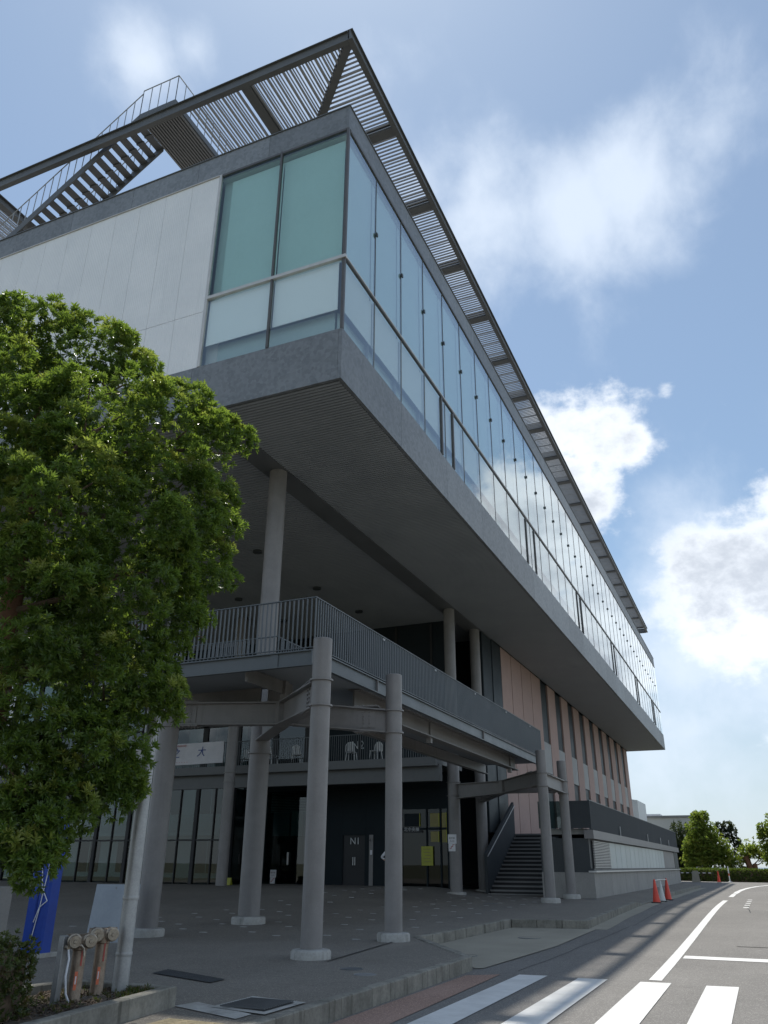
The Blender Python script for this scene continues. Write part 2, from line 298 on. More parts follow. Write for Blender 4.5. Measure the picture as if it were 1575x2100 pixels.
# ------------------------------------------------------------------ object helpers
def mesh_obj(name, verts, faces, mat, parent=None, smooth=False):
    me = bpy.data.meshes.new(name); me.from_pydata([tuple(v) for v in verts], [], faces); me.update()
    if smooth:
        for p in me.polygons: p.use_smooth = True
    me.materials.append(M[mat]); o = bpy.data.objects.new(name, me); COL.objects.link(o)
    if parent is not None: put(o, parent)
    return o
def put(o, parent):
    o.parent = parent
    if parent.type == 'EMPTY': o.matrix_parent_inverse = Matrix.Translation(-parent.location)
    return o
def thing(name, label, cat, loc=(0, 0, 0), group=None):
    o = bpy.data.objects.new(name, None); COL.objects.link(o); o.location = loc; o.empty_display_size = .3
    o['label'] = label; o['category'] = cat
    if group: o['group'] = group
    return o
def tag(o, label, cat, group=None):
    o['label'] = label; o['category'] = cat
    if group: o['group'] = group
    return o
class MB:
    def __init__(s): s.v = []; s.f = []
    def add(s, v, f):
        k = len(s.v); s.v += [tuple(x) for x in v]; s.f += [tuple(i + k for i in q) for q in f]; return s
    def box(s, a, b):
        (x0, y0, z0), (x1, y1, z1) = a, b
        x0, x1 = min(x0, x1), max(x0, x1); y0, y1 = min(y0, y1), max(y0, y1); z0, z1 = min(z0, z1), max(z0, z1)
        return s.add([(x0, y0, z0), (x1, y0, z0), (x1, y1, z0), (x0, y1, z0), (x0, y0, z1), (x1, y0, z1), (x1, y1, z1), (x0, y1, z1)],
                     [(0, 3, 2, 1), (4, 5, 6, 7), (0, 1, 5, 4), (1, 2, 6, 5), (2, 3, 7, 6), (3, 0, 4, 7)])
    def tube(s, pts, r, n=12, cap=True):
        pts = [Vector(p) for p in pts]; rs = r if isinstance(r, (list, tuple)) else [r] * len(pts)
        rings = []; up0 = None
        for i, p in enumerate(pts):
            d = (pts[min(i + 1, len(pts) - 1)] - pts[max(i - 1, 0)]).normalized()
            if up0 is None: up0 = Vector((0, 0, 1)) if abs(d.z) < .9 else Vector((1, 0, 0))
            a = d.cross(up0).normalized(); b = d.cross(a).normalized()
            rings.append([p + (a * math.cos(t) + b * math.sin(t)) * rs[i] for t in [2 * math.pi * j / n for j in range(n)]])
        v = [q for r_ in rings for q in r_]; f = []
        for i in range(len(pts) - 1):
            for j in range(n): f.append((i * n + j, i * n + (j + 1) % n, (i + 1) * n + (j + 1) % n, (i + 1) * n + j))
        if cap: f.append(tuple(range(n - 1, -1, -1))); f.append(tuple((len(pts) - 1) * n + j for j in range(n)))
        return s.add(v, f)
    def lathe(s, c, prof, n=28):
        v = []; f = []
        for (r, z) in prof:
            for j in range(n):
                t = 2 * math.pi * j / n; v.append((c[0] + r * math.cos(t), c[1] + r * math.sin(t), c[2] + z))
        for i in range(len(prof) - 1):
            for j in range(n): f.append((i * n + j, i * n + (j + 1) % n, (i + 1) * n + (j + 1) % n, (i + 1) * n + j))
        f.append(tuple(range(n - 1, -1, -1))); f.append(tuple((len(prof) - 1) * n + j for j in range(n)))
        return s.add(v, f)
    def prism(s, poly, z0, z1):      # vertical prism over xy polygon, z may be lists
        n = len(poly); Z0 = z0 if isinstance(z0, list) else [z0] * n; Z1 = z1 if isinstance(z1, list) else [z1] * n
        v = [(p[0], p[1], Z0[i]) for i, p in enumerate(poly)] + [(p[0], p[1], Z1[i]) for i, p in enumerate(poly)]
        f = [tuple(range(n - 1, -1, -1)), tuple(range(n, 2 * n))] + [(i, (i + 1) % n, n + (i + 1) % n, n + i) for i in range(n)]
        return s.add(v, f)
    def slab(s, a, b, w, z0, z1, za=None):     # upright wall strip from a to b (xy), width w, bottoms z0=(at a, at b), tops z1
        a = Vector((a[0], a[1])); b = Vector((b[0], b[1])); d = (b - a).normalized(); p = Vector((-d.y, d.x)) * w / 2
        poly = [a + p, a - p, b - p, b + p]; z0 = z0 if isinstance(z0, tuple) else (z0, z0); z1 = z1 if isinstance(z1, tuple) else (z1, z1)
        return s.prism([tuple(q) for q in poly], [z0[0], z0[0], z0[1], z0[1]], [z1[0], z1[0], z1[1], z1[1]])
    def obj(s, name, mat, parent=None, smooth=False, bevel=0, angle=40):
        o = mesh_obj(name, s.v, s.f, mat, parent, False); me = o.data
        bm = bmesh.new(); bm.from_mesh(me); bmesh.ops.recalc_face_normals(bm, faces=bm.faces)
        if bevel:
            bmesh.ops.bevel(bm, geom=[e for e in bm.edges if e.calc_face_angle(0) > .6], offset=bevel, segments=1, affect='EDGES', profile=.5)
        if smooth:
            for f in bm.faces: f.smooth = True
            for e in bm.edges: e.smooth = e.calc_face_angle(0) < R_(angle)
        bm.to_mesh(me); bm.free(); return o
def box(name, a, b, mat, parent=None, bevel=0): return MB().box(a, b).obj(name, mat, parent, bevel=bevel)
CUBES = {}
def cube(name, a, b, mat, parent):          # repeat piece: shared unit-cube mesh, own scale
    if mat not in CUBES:
        t = MB().box((-.5, -.5, -.5), (.5, .5, .5)); me = bpy.data.meshes.new('piece_' + mat); me.from_pydata(t.v, [], t.f); me.materials.append(M[mat]); CUBES[mat] = me
    o = bpy.data.objects.new(name, CUBES[mat]); COL.objects.link(o); put(o, parent)
    o.location = [(p + q) / 2 for p, q in zip(a, b)]; o.scale = [max(abs(q - p), 1e-4) for p, q in zip(a, b)]
    return o
def struct(o): o['kind'] = 'structure'; return o
def stuff(o): o['kind'] = 'stuff'; return o
def text(name, body, size, mat, parent, origin, xdir, ydir, depth=.004, shear=0.):
    cu = bpy.data.curves.new(name, 'FONT'); cu.body = body; cu.size = size; cu.extrude = depth / 2; cu.align_x = 'CENTER'; cu.align_y = 'CENTER'; cu.shear = shear
    t = bpy.data.objects.new('tmp', cu); COL.objects.link(t)
    me = bpy.data.meshes.new_from_object(t.evaluated_get(bpy.context.evaluated_depsgraph_get()))
    bpy.data.objects.remove(t); bpy.data.curves.remove(cu)
    x = Vector(xdir).normalized(); y = Vector(ydir).normalized(); z = x.cross(y)
    mm = Matrix((x, y, z)).transposed().to_4x4(); mm.translation = Vector(origin); me.transform(mm)
    me.materials.clear(); me.materials.append(M[mat])
    o = bpy.data.objects.new(name, me); COL.objects.link(o)
    if parent is not None: put(o, parent)
    return o
def ss(a, b, x):
    t = min(1, max(0, (x - a) / (b - a))); return t * t * (3 - 2 * t)
def lin(a, b, x): return min(1, max(0, (x - a) / (b - a)))

# ------------------------------------------------------------------ ground, road, pavement
def gz(x): return .30 * ss(12, 36, x)
def pz(x, y):
    k = .2 + .25 * ss(12, 34, x) + .25 * ss(22, 30, x) * ss(11.9, 12.9, y)
    drop = ss(31.5, 33.5, x) * (1 - ss(40.5, 42.5, x)) * (1 - ss(4.4, 5.9, y))
    return k - .12 * drop
KP = [(-14, 4.66), (14.35, 4.72), (17.15, 6.75), (22.45, 6.30), (22.85, 4.40), (33.0, 4.40), (41.5, 4.36), (62.0, 4.30), (66, 4.9), (71, 6.1)]
def yk(x):
    for (a, b), (c, d) in zip(KP, KP[1:]):
        if a <= x <= c: return b + (d - b) * (x - a) / (c - a)
    return KP[-1][1]
def sheet(name, xs, yfun, nz, mat, zf, smooth=True):
    v = []; f = []; ny = len(nz)
    for x in xs:
        y0, y1 = yfun(x)
        for t in nz:
            y = y0 + (y1 - y0) * t; v.append((x, y, zf(x, y)))
    for i in range(len(xs) - 1):
        for j in range(ny - 1): f.append((i * ny + j, (i + 1) * ny + j, (i + 1) * ny + j + 1, i * ny + j + 1))
    return mesh_obj(name, v, f, mat, None, smooth)
g = struct(mesh_obj('ground', [(-3000, -3000, -.35), (3000, -3000, -.35), (3000, 3000, -.35), (-3000, 3000, -.35)], [(0, 1, 2, 3)], 'ground'))
seao = struct(mesh_obj('sea', [(260, -2900, -.30), (2990, -2900, -.30), (2990, 2900, -.30), (260, 2900, -.30)], [(0, 1, 2, 3)], 'sea'))
road = struct(sheet('road', list(np.linspace(-30, 10, 12)) + list(np.linspace(12, 37, 26)) + list(np.linspace(40, 95, 12)), lambda x: (-14, 7.2), np.linspace(0, 1, 6), 'asphalt', lambda x, y: gz(x)))
xs = sorted(set([a for a, b in KP] + list(np.arange(-14, 71, .5))))
tt = [0, .004, .01, .02, .035, .05, .07, .1, .13, .16, .19, .22, .25, .28, .32, .4, .55, .75, 1]
pav = struct(sheet('pavement', xs, lambda x: (yk(x) + .13, 46), tt, 'plaza', pz))
lane = struct(sheet('far_yard', list(np.linspace(70.9, 95, 8)), lambda x: (6.0, 46), np.linspace(0, 1, 6), 'asphalt', lambda x, y: gz(x) + .004))
# concrete apron in the lay-by and gutter strip
ap = [(14.5, 4.45), (17.3, 6.72), (22.4, 6.27), (22.75, 4.25), (14.5, 4.2)]
struct(mesh_obj('layby_apron', [(x, y, gz(x) + .012) for x, y in [(14.55, 4.74), (17.25, 6.72), (22.4, 6.27), (22.78, 4.2), (18.6, 4.28), (14.6, 4.62)]], [(0, 5, 4, 3, 2, 1)], 'apron'))
gut = sheet('gutter', list(np.linspace(22.8, 62, 40)), lambda x: (3.95 + .02 * math.sin(x), 4.42), [0, 1], 'apron', lambda x, y: gz(x) + .006); struct(gut)
struct(mesh_obj('red_strip', [(x, y, gz(x) + .006) for x, y in [(14.03, 4.16), (13.69, 4.62), (9.1, 4.64), (-6, 4.62), (-6, 3.97), (9.2, 4.05)]], [(0, 1, 2, 3, 4, 5)], 'redsurf'))
# kerb stones
def kerb_run(p, q, h0, h1, n):
    for i in range(n):
        a = Vector(p).lerp(Vector(q), i / n); b = Vector(p).lerp(Vector(q), (i + 1) / n); d = (b - a).normalized(); nrm = Vector((-d.y, d.x)); g_ = d * .004
        a2 = a + g_; b2 = b - g_; jit = random.uniform(-.004, .004)
        poly = [a2, b2, b2 + nrm * .15, a2 + nrm * .15]
        za, zb = gz(a.x), gz(b.x); ha = h0 + (h1 - h0) * i / n + jit; hb = h0 + (h1 - h0) * (i + 1) / n + jit
        MB().prism([tuple(k) for k in poly], [za - .1, zb - .1, zb - .1, za - .1], [za + ha, zb + hb, zb + hb, za + ha]).obj('kerb_stone', 'kerb', pav, bevel=.012)
kerb_run((5.1, 4.66), (14.35, 4.72), .205, .21, 16)
kerb_run((14.35, 4.72), (17.15, 6.75), .21, .215, 6)
kerb_run((17.15, 6.75), (22.45, 6.30), .215, .2, 9)
kerb_run((22.45, 6.30), (22.85, 4.40), .2, .2, 3)
kerb_run((22.85, 4.40), (32.0, 4.40), .2, .17, 15)
kerb_run((32.0, 4.40), (33.4, 4.40), .17, .05, 2)
kerb_run((33.4, 4.40), (40.6, 4.36), .05, .05, 10)
kerb_run((40.6, 4.36), (42.0, 4.36), .05, .16, 2)
kerb_run((42.0, 4.36), (62, 4.30), .16, .16, 24)
kerb_run((62, 4.30), (66, 4.9), .16, .14, 5)
# painted markings (sheets lying on the road)
def mark(name, pts, label, grp=None, lift=.006):
    # a worn, slightly uneven film of paint; subdivided so that it follows the road
    o = MB().add([(x, y, gz(x) + lift) for x, y in pts], [tuple(range(len(pts)))]).obj(name, 'paint', road)
    return o
for k in range(7):
    y0 = 3.88 - .93 * k; mark('crossing_stripe', [(7.6, y0 - .46), (14.2, y0 - .44), (14.14, y0), (7.6, y0)], '')
for a, b in zip(np.linspace(14.4, 39.7, 14), np.linspace(14.4, 39.7, 14)[1:]): mark('edge_line', [(a, 1.74), (b, 1.74), (b, 1.93), (a, 1.93)], '')
mark('stop_line', [(17.55, -1.8), (18.05, -1.8), (18.02, 1.70), (17.55, 1.70)], '')
arc = [(44.2, 1.78), (49, 1.78), (54, 1.75), (59, 1.62), (64, 1.35), (69, .9), (74, .15), (79, -.9), (84, -2.4)]
for (a, b), (c, d) in zip(arc[:1], arc[1:2]): mark('edge_line', [(a, b - .1), (c, d - .1), (c, d + .12), (a, b + .12)], '')
for (a, b), (c, d) in zip(arc[1:], arc[2:]): mark('curve_line', [(a + (.6 if a == 49 else 0), b - .12), (c, d - .14), (c, d + .14), (a + (.6 if a == 49 else 0), b + .12)], '')
for i, x in enumerate((33.2, 35.0, 36.8, 38.7, 40.6)): mark('dash_mark', [(x, .82), (x + .55, .82), (x + .55, 1.0), (x, 1.0)], '')
# patches, covers, grates
def flat(name, pts, mat, parent, zf, lift): return MB().add([(x, y, zf(x, y) + lift) for x, y in pts], [tuple(range(len(pts)))]).obj(name, mat, parent)
flat('asphalt_patch', [(10.22, 7.99), (9.77, 6.72), (10.13, 6.73), (10.67, 8.07)], 'patch', pav, pz, .012)
flat('asphalt_patch', [(20.1, .85), (22.06, .87), (22.06, -.6), (20.1, -.6)], 'asphalt', road, lambda x, y: gz(x), .009)
for (x0, y0, x1, y1, w) in ((14.6, 4.0, 24, 3.55, .008), (24.2, 3.5, 44, 3.42, .007), (26, -.4, 31, -1.2, .02), (30.5, .75, 36.8, .95, .015)):
    n_s = 12; L_ = [(x0 + (x1 - x0) * i / n_s, y0 + (y1 - y0) * i / n_s + random.uniform(-.03, .03)) for i in range(n_s + 1)]
    MB().add([(x, y - w, gz(x) + .0045) for x, y in L_] + [(x, y + w, gz(x) + .0045) for x, y in L_], [(i, i + 1, n_s + 2 + i, n_s + 1 + i) for i in range(n_s)]).obj('road_seam', 'patch', road)
def cover(name, x, y, r, zf, parent, mat='steel_dark'):
    return MB().lathe((x, y, zf(x, y)), [(r, -.02), (r, .006), (r * .93, .010), (r * .9, .004), (0.01, .005)], 22).obj(name, mat, parent, smooth=True)
cover('manhole_cover', 11.95, 5.78, .17, pz, pav); cover('manhole_cover', 11.45, 5.33, .16, pz, pav, 'louvre')
cover('manhole_cover', 16.2, 5.45, .22, lambda x, y: gz(x) + .012, road); cover('manhole_cover', 20.0, 5.2, .27, lambda x, y: gz(x) + .012, road)
for (x, y) in [(28.6, 8.7), (33.2, 6.2)]: cover('manhole_cover', x, y, .25, pz, pav)
# drain grate set in a concrete frame beside the kerb, with channel frame strips
flat('channel_strip', [(7.75, 5.0), (8.05, 5.0), (8.45, 5.95), (8.12, 6.02)], 'plinth', pav, pz, .008)
flat('drain_frame', [(8.06, 4.86), (8.92, 4.86), (9.04, 5.62), (8.22, 5.62)], 'plinth', pav, pz, .013)
gr = flat('drain_grate', [(8.2, 4.95), (8.82, 4.95), (8.93, 5.54), (8.31, 5.54)], 'cone_base', pav, pz, .018)
for i in range(14):
    x = 8.24 + i * .045; cube('grate_bar', (x, 4.97, .222), (x + .016, 5.52, .232), 'steel_dark', pav)
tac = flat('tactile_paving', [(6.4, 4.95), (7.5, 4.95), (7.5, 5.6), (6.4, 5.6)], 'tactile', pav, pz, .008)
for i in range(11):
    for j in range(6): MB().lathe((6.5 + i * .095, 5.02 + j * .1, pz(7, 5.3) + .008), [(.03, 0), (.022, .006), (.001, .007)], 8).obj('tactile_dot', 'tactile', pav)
flat('pavement_joint', [(12.6, 6.55), (12.64, 6.52), (17.0, 6.93), (16.98, 6.97)], 'black', pav, pz, .007)
# pale inlaid studs in the plaza
for i in range(9):
    for j in range(12):
        x = 16.2 + j * 1.55 + (.5 if i % 2 else 0); y = 7.75 + i * .92 - (x - 16) * .012
        if 36 < x or (yk(x) + .4 > y): continue
        z = pz(x, y); o = cube('paving_stud', (x - .045, y - .075, z - .01), (x + .045, y + .075, z + .008), 'stud', pav)

# ------------------------------------------------------------------ main building
XC, YC, XE, YE = 14.67, 7.72, 89.2, 44.0
ZB0, ZB1, ZS, ZT, ZP0, ZP1 = 12.57, 14.07, 14.79, 16.39, 21.18, 22.06
BAY = (XE - XC) / 38
bld = thing('gallery_building', 'long grey building whose glazed upper storey overhangs the road', 'building', (XC, YC, .2))
# lower fascia
lf = MB().box((XC + .1, YC + .1, ZB0 + .36), (XE - .1, YE - .1, ZB0 + .5)).obj('lower_fascia', 'dark', bld)
for i in range(19):
    x0 = XC + i * 2 * BAY + (0 if i == 0 else .006); x1 = XC + (i + 1) * 2 * BAY - .006
    cube('fascia_panel', (x0, YC, ZB0), (x1, YC + .1, ZB1), 'zinc', lf)
ys = [YC + .1, 12.35, 17.2, 22.1, 27, 32, 37, YE]
for a, b in zip(ys, ys[1:]): cube('fascia_panel', (XC, a + .006, ZB0), (XC + .1, b - .006, ZB1), 'zinc', lf)
box('end_fascia', (XE - .1, YC + .1, ZB0), (XE, YE, ZB1), 'zinc', lf)
box('floor_slab', (XC + .12, YC + .12, ZB1 - .3), (XE - .12, YE, ZB1 - .02), 'interior', bld)
# parapet
pp = MB().box((XC + .12, YC + .12, ZP0 + .05), (XE - .12, YC + .3, ZP1 - .05)).box((XC + .12, YC + .3, ZP0 + .05), (XC + .3, YE, ZP1 - .05)).obj('parapet', 'dark', bld)
for i in range(19):
    x0 = XC + i * 2 * BAY + (0 if i == 0 else .005); x1 = XC + (i + 1) * 2 * BAY - .005
    cube('parapet_panel', (x0, YC, ZP0), (x1, YC + .1, ZP1), 'zinc', pp)
ys = [YC + .1] + [YC + .1 + 2.62 * k for k in range(1, 14)] + [YE]
for a, b in zip(ys, ys[1:]): cube('parapet_panel', (XC, a + .005, ZP0), (XC + .1, b - .005, ZP1), 'zinc', pp)
MB().box((XC - .03, YC - .03, ZP1 + .002), (XE, YC + .34, ZP1 + .035)).box((XC - .03, YC + .342, ZP1 + .002), (XC + .34, YE, ZP1 + .035)).obj('coping', 'steel_dark', pp)
box('roof_slab', (XC + .3, YC + .3, ZP0 + .02), (XE - .1, YE - .05, ZP0 + .3), 'louvre', bld)
# soffit: battens across the overhang, beam on the column line, inner ceiling
YB = 11.55
sf = box('soffit', (XC + .11, YC + .11, ZB0 + .03), (XE - .11, YB - .05, ZB0 + .055), 'black', bld)
mb = MB()
for k in range(int((XE - XC - .3) / .125)):
    x = XC + .15 + k * .125; mb.box((x, YC + .12, ZB0 + .004), (x + .085, YB - .06, ZB0 + .028))
stuff(mb.obj('soffit_batten', 'soffit', sf))
box('ceiling_beam', (XC + .6, YB - .05, ZB0 - .02), (40, 12.25, ZB0 + .45), 'steel_dark', bld)
ce = box('inner_ceiling', (XC + .11, 12.26, ZB0 + .25), (42, YE - .1, ZB0 + .34), 'black', bld)
mb = MB()
for k in range(int((42 - XC - .3) / .16)):
    x = XC + .15 + k * .16; mb.box((x, 12.28, ZB0 + .215), (x + .115, YE - .12, ZB0 + .248))
stuff(mb.obj('ceiling_batten', 'ceiling', ce))
for (x, y) in [(29.4, 16.3), (29.4, 20.4), (33.3, 16.1), (24.5, 16.3), (24.5, 20.4), (20, 16.3), (33.3, 20.3)]:
    MB().lathe((x, y, ZB0 + .02), [(.16, .1), (.18, .11), (.18, .19), (.15, .2)], 18).obj('downlight', 'dark', ce, smooth=True)
# glazing of the upper storey
gzg = MB()
gzg.box((XC - .01, YC - .01, ZB1), (XC + .07, YC + .07, ZP0))                                   # corner post
gz1 = gzg.obj('glazing_frame', 'frame_dark', bld)
YL = 12.13; YM = YC + 2.24
for (a, b, nm) in ((YC + .07, YM - .03, 0), (YM + .03, YL - .03, 1)):
    cube('pane', (XC + .02, a, ZT + .06), (XC + .035, b, ZP0 - .01), 'glass', gz1)
    cube('pane', (XC + .02, a, ZB1 + .01), (XC + .035, b, ZT - .06), 'glass_low', gz1)
MB().box((XC - .03, YM - .03, ZB1), (XC + .05, YM + .03, ZP0)).obj('mullion', 'frame_dark', gz1)
MB().box((XC - .045, YC + .08, ZT - .05), (XC + .055, YL - .03, ZT + .05)).box((XC - .045, YC - .045, ZT - .05), (XC + .055, YC + .079, ZT + .05)).obj('transom', 'frame_pale', gz1)
MB().box((XC - .02, YL - .03, ZB1), (XC + .06, YL + .06, ZP0)).obj('mullion', 'frame_pale', gz1)
box('head_frame', (XC - .015, YC + .08, ZP0 - .08), (XC + .05, YL - .031, ZP0 - .002), 'frame_dark', gz1)
MB().box((XC + .056, YC - .035, ZT - .012), (XE, YC + .055, ZT + .03)).obj('transom', 'frame_pale', gz1)
box('transom_shadow_gap', (XC + .056, YC - .02, ZT - .065), (XE, YC + .05, ZT - .014), 'frame_dark', gz1)
box('head_frame', (XC + .08, YC - .02, ZP0 - .1), (XE, YC + .05, ZP0 - .002), 'frame_dark', gz1)
vents = {3.8: 4.4, 9.6: 10.4, 15.6: 16.2, 21.9: 22.5, 28.2: 28.8, 34: 34.6}
for i in range(38):
    x0 = XC + i * BAY + (.08 if i == 0 else .012); x1 = XC + (i + 1) * BAY - .012
    cube('pane', (x0, YC + .015, ZT + .05), (x1, YC + .03, ZP0 - .1), 'glass_side', gz1)
    cube('pane', (x0, YC + .015, ZB1 + .01), (x1, YC + .03, ZT - .1), 'glass_low', gz1)
    if i:
        xm = XC + i * BAY
        cube('mullion', (xm - .008, YC + .002, ZT + .05), (xm + .008, YC + .06, ZP0 - .1), 'frame_dark', gz1)
        cube('mullion', (xm - .008, YC + .002, ZB1 + .01), (xm + .008, YC + .06, ZT - .1), 'louvre', gz1)
        cube('glazing_bracket', (xm - .045, YC - .05, ZT + 2.35), (xm + .045, YC - .005, ZT + 2.47), 'dark', gz1)
        cube('interior_mullion', (xm - .015, YC + .19, ZB1), (xm + .015, YC + .3, ZP0), 'louvre', gz1)
for a, b in vents.items():
    for t in (a, b): cube('vent_frame', (XC + t * BAY - .045, YC - .03, ZB1 + .01), (XC + t * BAY + .045, YC + .06, ZT - .1), 'frame_dark', gz1)
# interior: back wall, ceiling, and the frosted screen with its sill
box('interior_wall', (XC + 3.2, YC + 4.4, ZB1), (XE - .3, YC + 4.5, ZP0 - .1), 'interior', bld)
box('interior_wall', (XC + 3.1, YC + 4.3, ZB1), (XC + 3.2, YE - .2, ZP0 - .1), 'interior', bld)
box('interior_ceiling', (XC + .15, YC + .15, ZP0 - .09), (XE - .2, YE - .2, ZP0), 'interior', bld)
box('frosted_screen', (XC + .10, YC + .22, ZS), (XC + .12, YM - .05, ZT - .055), 'blind', bld); box('frosted_screen', (XC + .10, YM + .0, ZS), (XC + .12, YL - .06, ZT - .055), 'blind', bld)
for i in range(38):
    cube('frosted_screen', (XC + i * BAY + (.16 if i == 0 else .03), YC + .10, ZS), (XC + (i + 1) * BAY - .03, YC + .115, ZT - .11), 'roller', bld)
for i in range(38): cube('roller_blind', (XC + i * BAY + (.22 if i == 0 else .03), YC + .17, ZT + .02), (XC + (i + 1) * BAY - .03, YC + .18, ZP0 - .25), 'roller', bld)  # blinds along the side panes, added to lift their brightness
for a, b in ((YC + .2, YM - .02), (YM + .02, YL - .32)): cube('roller_blind', (XC + .19, a, ZT + .02), (XC + .2, b, ZP0 - .25), 'roller', bld)
box('sill_wall', (XC + .32, YC + .4, ZB1), (XC + .36, YL, ZS + .1), 'sill', bld); box('sill_wall', (XC + .37, YC + .32, ZB1), (XE - .3, YC + .36, ZS + .1), 'sill', bld)
box('reveal', (XC + .3, YL - .34, ZB1), (XC + .34, YL + .05, ZP0 - .002), 'interior', bld); box('bulkhead', (XC + .301, YC + .36, ZP0 - .5), (XC + .341, YL - .345, ZP0 - .1), 'roller', bld); box('bulkhead', (XC + .35, YC + .3, ZP0 - .5), (XE - .3, YC + .34, ZP0 - .1), 'roller', bld)
cube('screen_edge', (XC + .12, YC + .34, ZS), (XC + .155, YC + .44, ZT - .12), 'louvre', bld)
# white ribbed wall on the left face
cw = box('cladding_wall', (XC + .1, YL + .06, ZB1), (XC + .2, YE, ZP0), 'dark', bld)
k = 0; y = YL + .075
while y < YE - .1:
    w = min(1.02, YE - y)
    cube('cladding_panel', (XC + .01, y, ZB1 + .01), (XC + .1, y + w - .010, ZT - .42), 'clad', cw)
    cube('cladding_panel', (XC + .01, y, ZT - .405), (XC + .1, y + w - .010, ZP0 - .035), 'clad', cw); y += w
box('drip_trim', (XC - .03, YL + .06, ZP0 - .03), (XC + .1, YE, ZP0 - .002), 'frame_pale', cw)
box('back_wall', (XC + .2, YE - .1, ZB1), (XE, YE, ZP1), 'white_wall', bld)
box('end_wall', (XE - .1, YC + .1, ZB1), (XE, YE - .1, ZP0), 'glass_dark', bld)

# pink terracotta wall with window slots, below the overhang
tw = box('terracotta_wall', (41.8, YB + .16, .4), (XE - .05, YB + .3, ZB0 + .02), 'black', bld)
pk = [41.79, 43.88, 46.14, 48.49, 50.92]
for a, b in zip(pk, pk[1:]): cube('wall_panel', (a + .045, YB, 2.9), (b - .045, YB + .16, ZB0), 'pink', tw)
slots = []; x = 50.92
for k in range(9):
    slots.append((x, x + 1.98)); cube('wall_panel', (x + 1.98, YB, 2.9), (min(x + 4.18, XE - .06), YB + .16, ZB0), 'pink', tw); x += 4.18
for a, b in slots:
    cube('slot_glass', (a, YB + .10, 2.9), (b, YB + .13, ZB0), 'window_dark', tw)
    cube('slot_louvre', (a + .02, YB + .02, 6.88), (b - .02, YB + .10, 8.72), 'louvre', tw)
    cube('slot_mullion', (a + .05, YB + .04, 2.9), (a + .11, YB + .1, ZB0), 'dark', tw)
core = MB().box((42.0, YB + .32, .3), (XE - .06, 27.5, ZB0 + .05)).obj('core_wall', 'dark', bld)
# columns carrying the overhang
def column(parent, x, y, z0, z1, r, rings=(), plinth=True, mat='steel'):
    c = MB().lathe((x, y, z0), [(r, 0), (r, z1 - z0 - .012), (r - .012, z1 - z0)], 36).obj('column', mat, parent, smooth=True)
    for z in rings: MB().lathe((x, y, z - .02), [(r + .002, 0), (r + .04, .004), (r + .04, .036), (r + .002, .04)], 36).obj('ring_plate', mat, c, smooth=True)
    if plinth: MB().lathe((x, y, z0 - .06), [(r + .15, 0), (r + .15, .16), (r + .125, .19), (r + .0, .2)], 36).obj('plinth', 'plinth', c, smooth=True)
    return c
C5, C6, C7, CIN = (18.56, 11.8), (34.1, 11.8), (37.95, 11.8), (32.2, 22.0)
column(bld, *C5, .28, ZB0, .265, (4.25,)); column(bld, *C6, .45, ZB0, .255, (4.3, 4.85)); column(bld, *C7, .46, ZB0, .255)
column(bld, *CIN, .45, ZB0 + .2, .25, (5.0, 5.42), False)

# ------------------------------------------------------------------ roof canopy
def cz(x): return 25.52 - .0085 * (x - XC)
can = thing('roof_canopy', 'open steel sunshade frame with slats above the roof edge', 'canopy', (XC, YC, ZP1))
XF = 87.1
def chan(a, b, h, w, name, par, mat='steel_dark', zt=None):     # channel beam seen from below: web with two flanges
    a = Vector(a); b = Vector(b); d = (b - a); L = d.length; d.normalize(); s = Vector((-d.y, d.x, 0)).normalized()
    mb = MB()
    def bar(o0, o1, z0, z1):
        p = [a + s * o0, a + s * o1, b + s * o1, b + s * o0]
        v = [(q.x, q.y, q.z + z0) for q in p] + [(q.x, q.y, q.z + z1) for q in p]
        mb.add(v, [(0, 1, 2, 3), (7, 6, 5, 4), (0, 4, 5, 1), (1, 5, 6, 2), (2, 6, 7, 3), (3, 7, 4, 0)])
    bar(-w / 2, w / 2, -.03, 0); bar(-w / 2, w / 2, -h, -h + .03); bar(-.02, .02, -h + .03, -.03)
    return mb.obj(name, mat, par)
def cp(x, y, dz=0): return (x, y, cz(x) + dz)
chan(cp(XC, YC + .09), cp(XF, YC + .09), .46, .18, 'edge_beam', can)
chan(cp(XC + .09, YC + .19), cp(XC + .09, 44), .46, .18, 'edge_beam', can)
for k in range(1, 20):
    x = XC + 3.72 * k
    if x < XF: chan(cp(x, YC + .19, -.04), cp(x, 14.0, -.04), .36, .34, 'cross_beam', can)
chan(cp(XF, YC + .19), cp(XF, 14.0), .46, .18, 'cross_beam', can)
chan(cp(XC + .2, YC + .2, -.02), cp(XC + 6.2, YC + 6.2, -.02), .34, .24, 'hip_beam', can)
for y in (11.75, 23.4): chan(cp(XC + .19, y, -.05), cp(XC + 7.0, y, -.05), .36, .34 if y < 15 else .24, 'cross_beam', can)
for (x, y) in [(XC + 3.0, YC + 3.0)] + [(XC + 3.72 * k, 11.0) for k in range(2, 20, 2)] + [(XC + 3.2, 11.75), (XC + 3.2, 23.4)]:
    box('post', (x - .1, y - .1, ZP0 + .3), (x + .1, y + .1, cz(x) - .4), 'steel_dark', can)
far = MB()
for k in range(19):
    for j in range(23):
        x = XC + 3.72 * k + .27 + j * .150
        if x > XF - .1 or x < XC + .35: continue
        y1 = min(14.0, YC + (x - XC) - .08); z = cz(x)
        if y1 < YC + .3: continue
        w = .045 if j % 6 else .07
        if k < 10: cube('louvre_slat', (x, YC + .185, z - .30), (x + w, y1, z - .25), 'slat', can)
        else: far.box((x, YC + .185, z - .30), (x + w, y1, z - .25))
stuff(far.obj('louvre_slat_run', 'slat', can))
y = YC + .4; j = 0
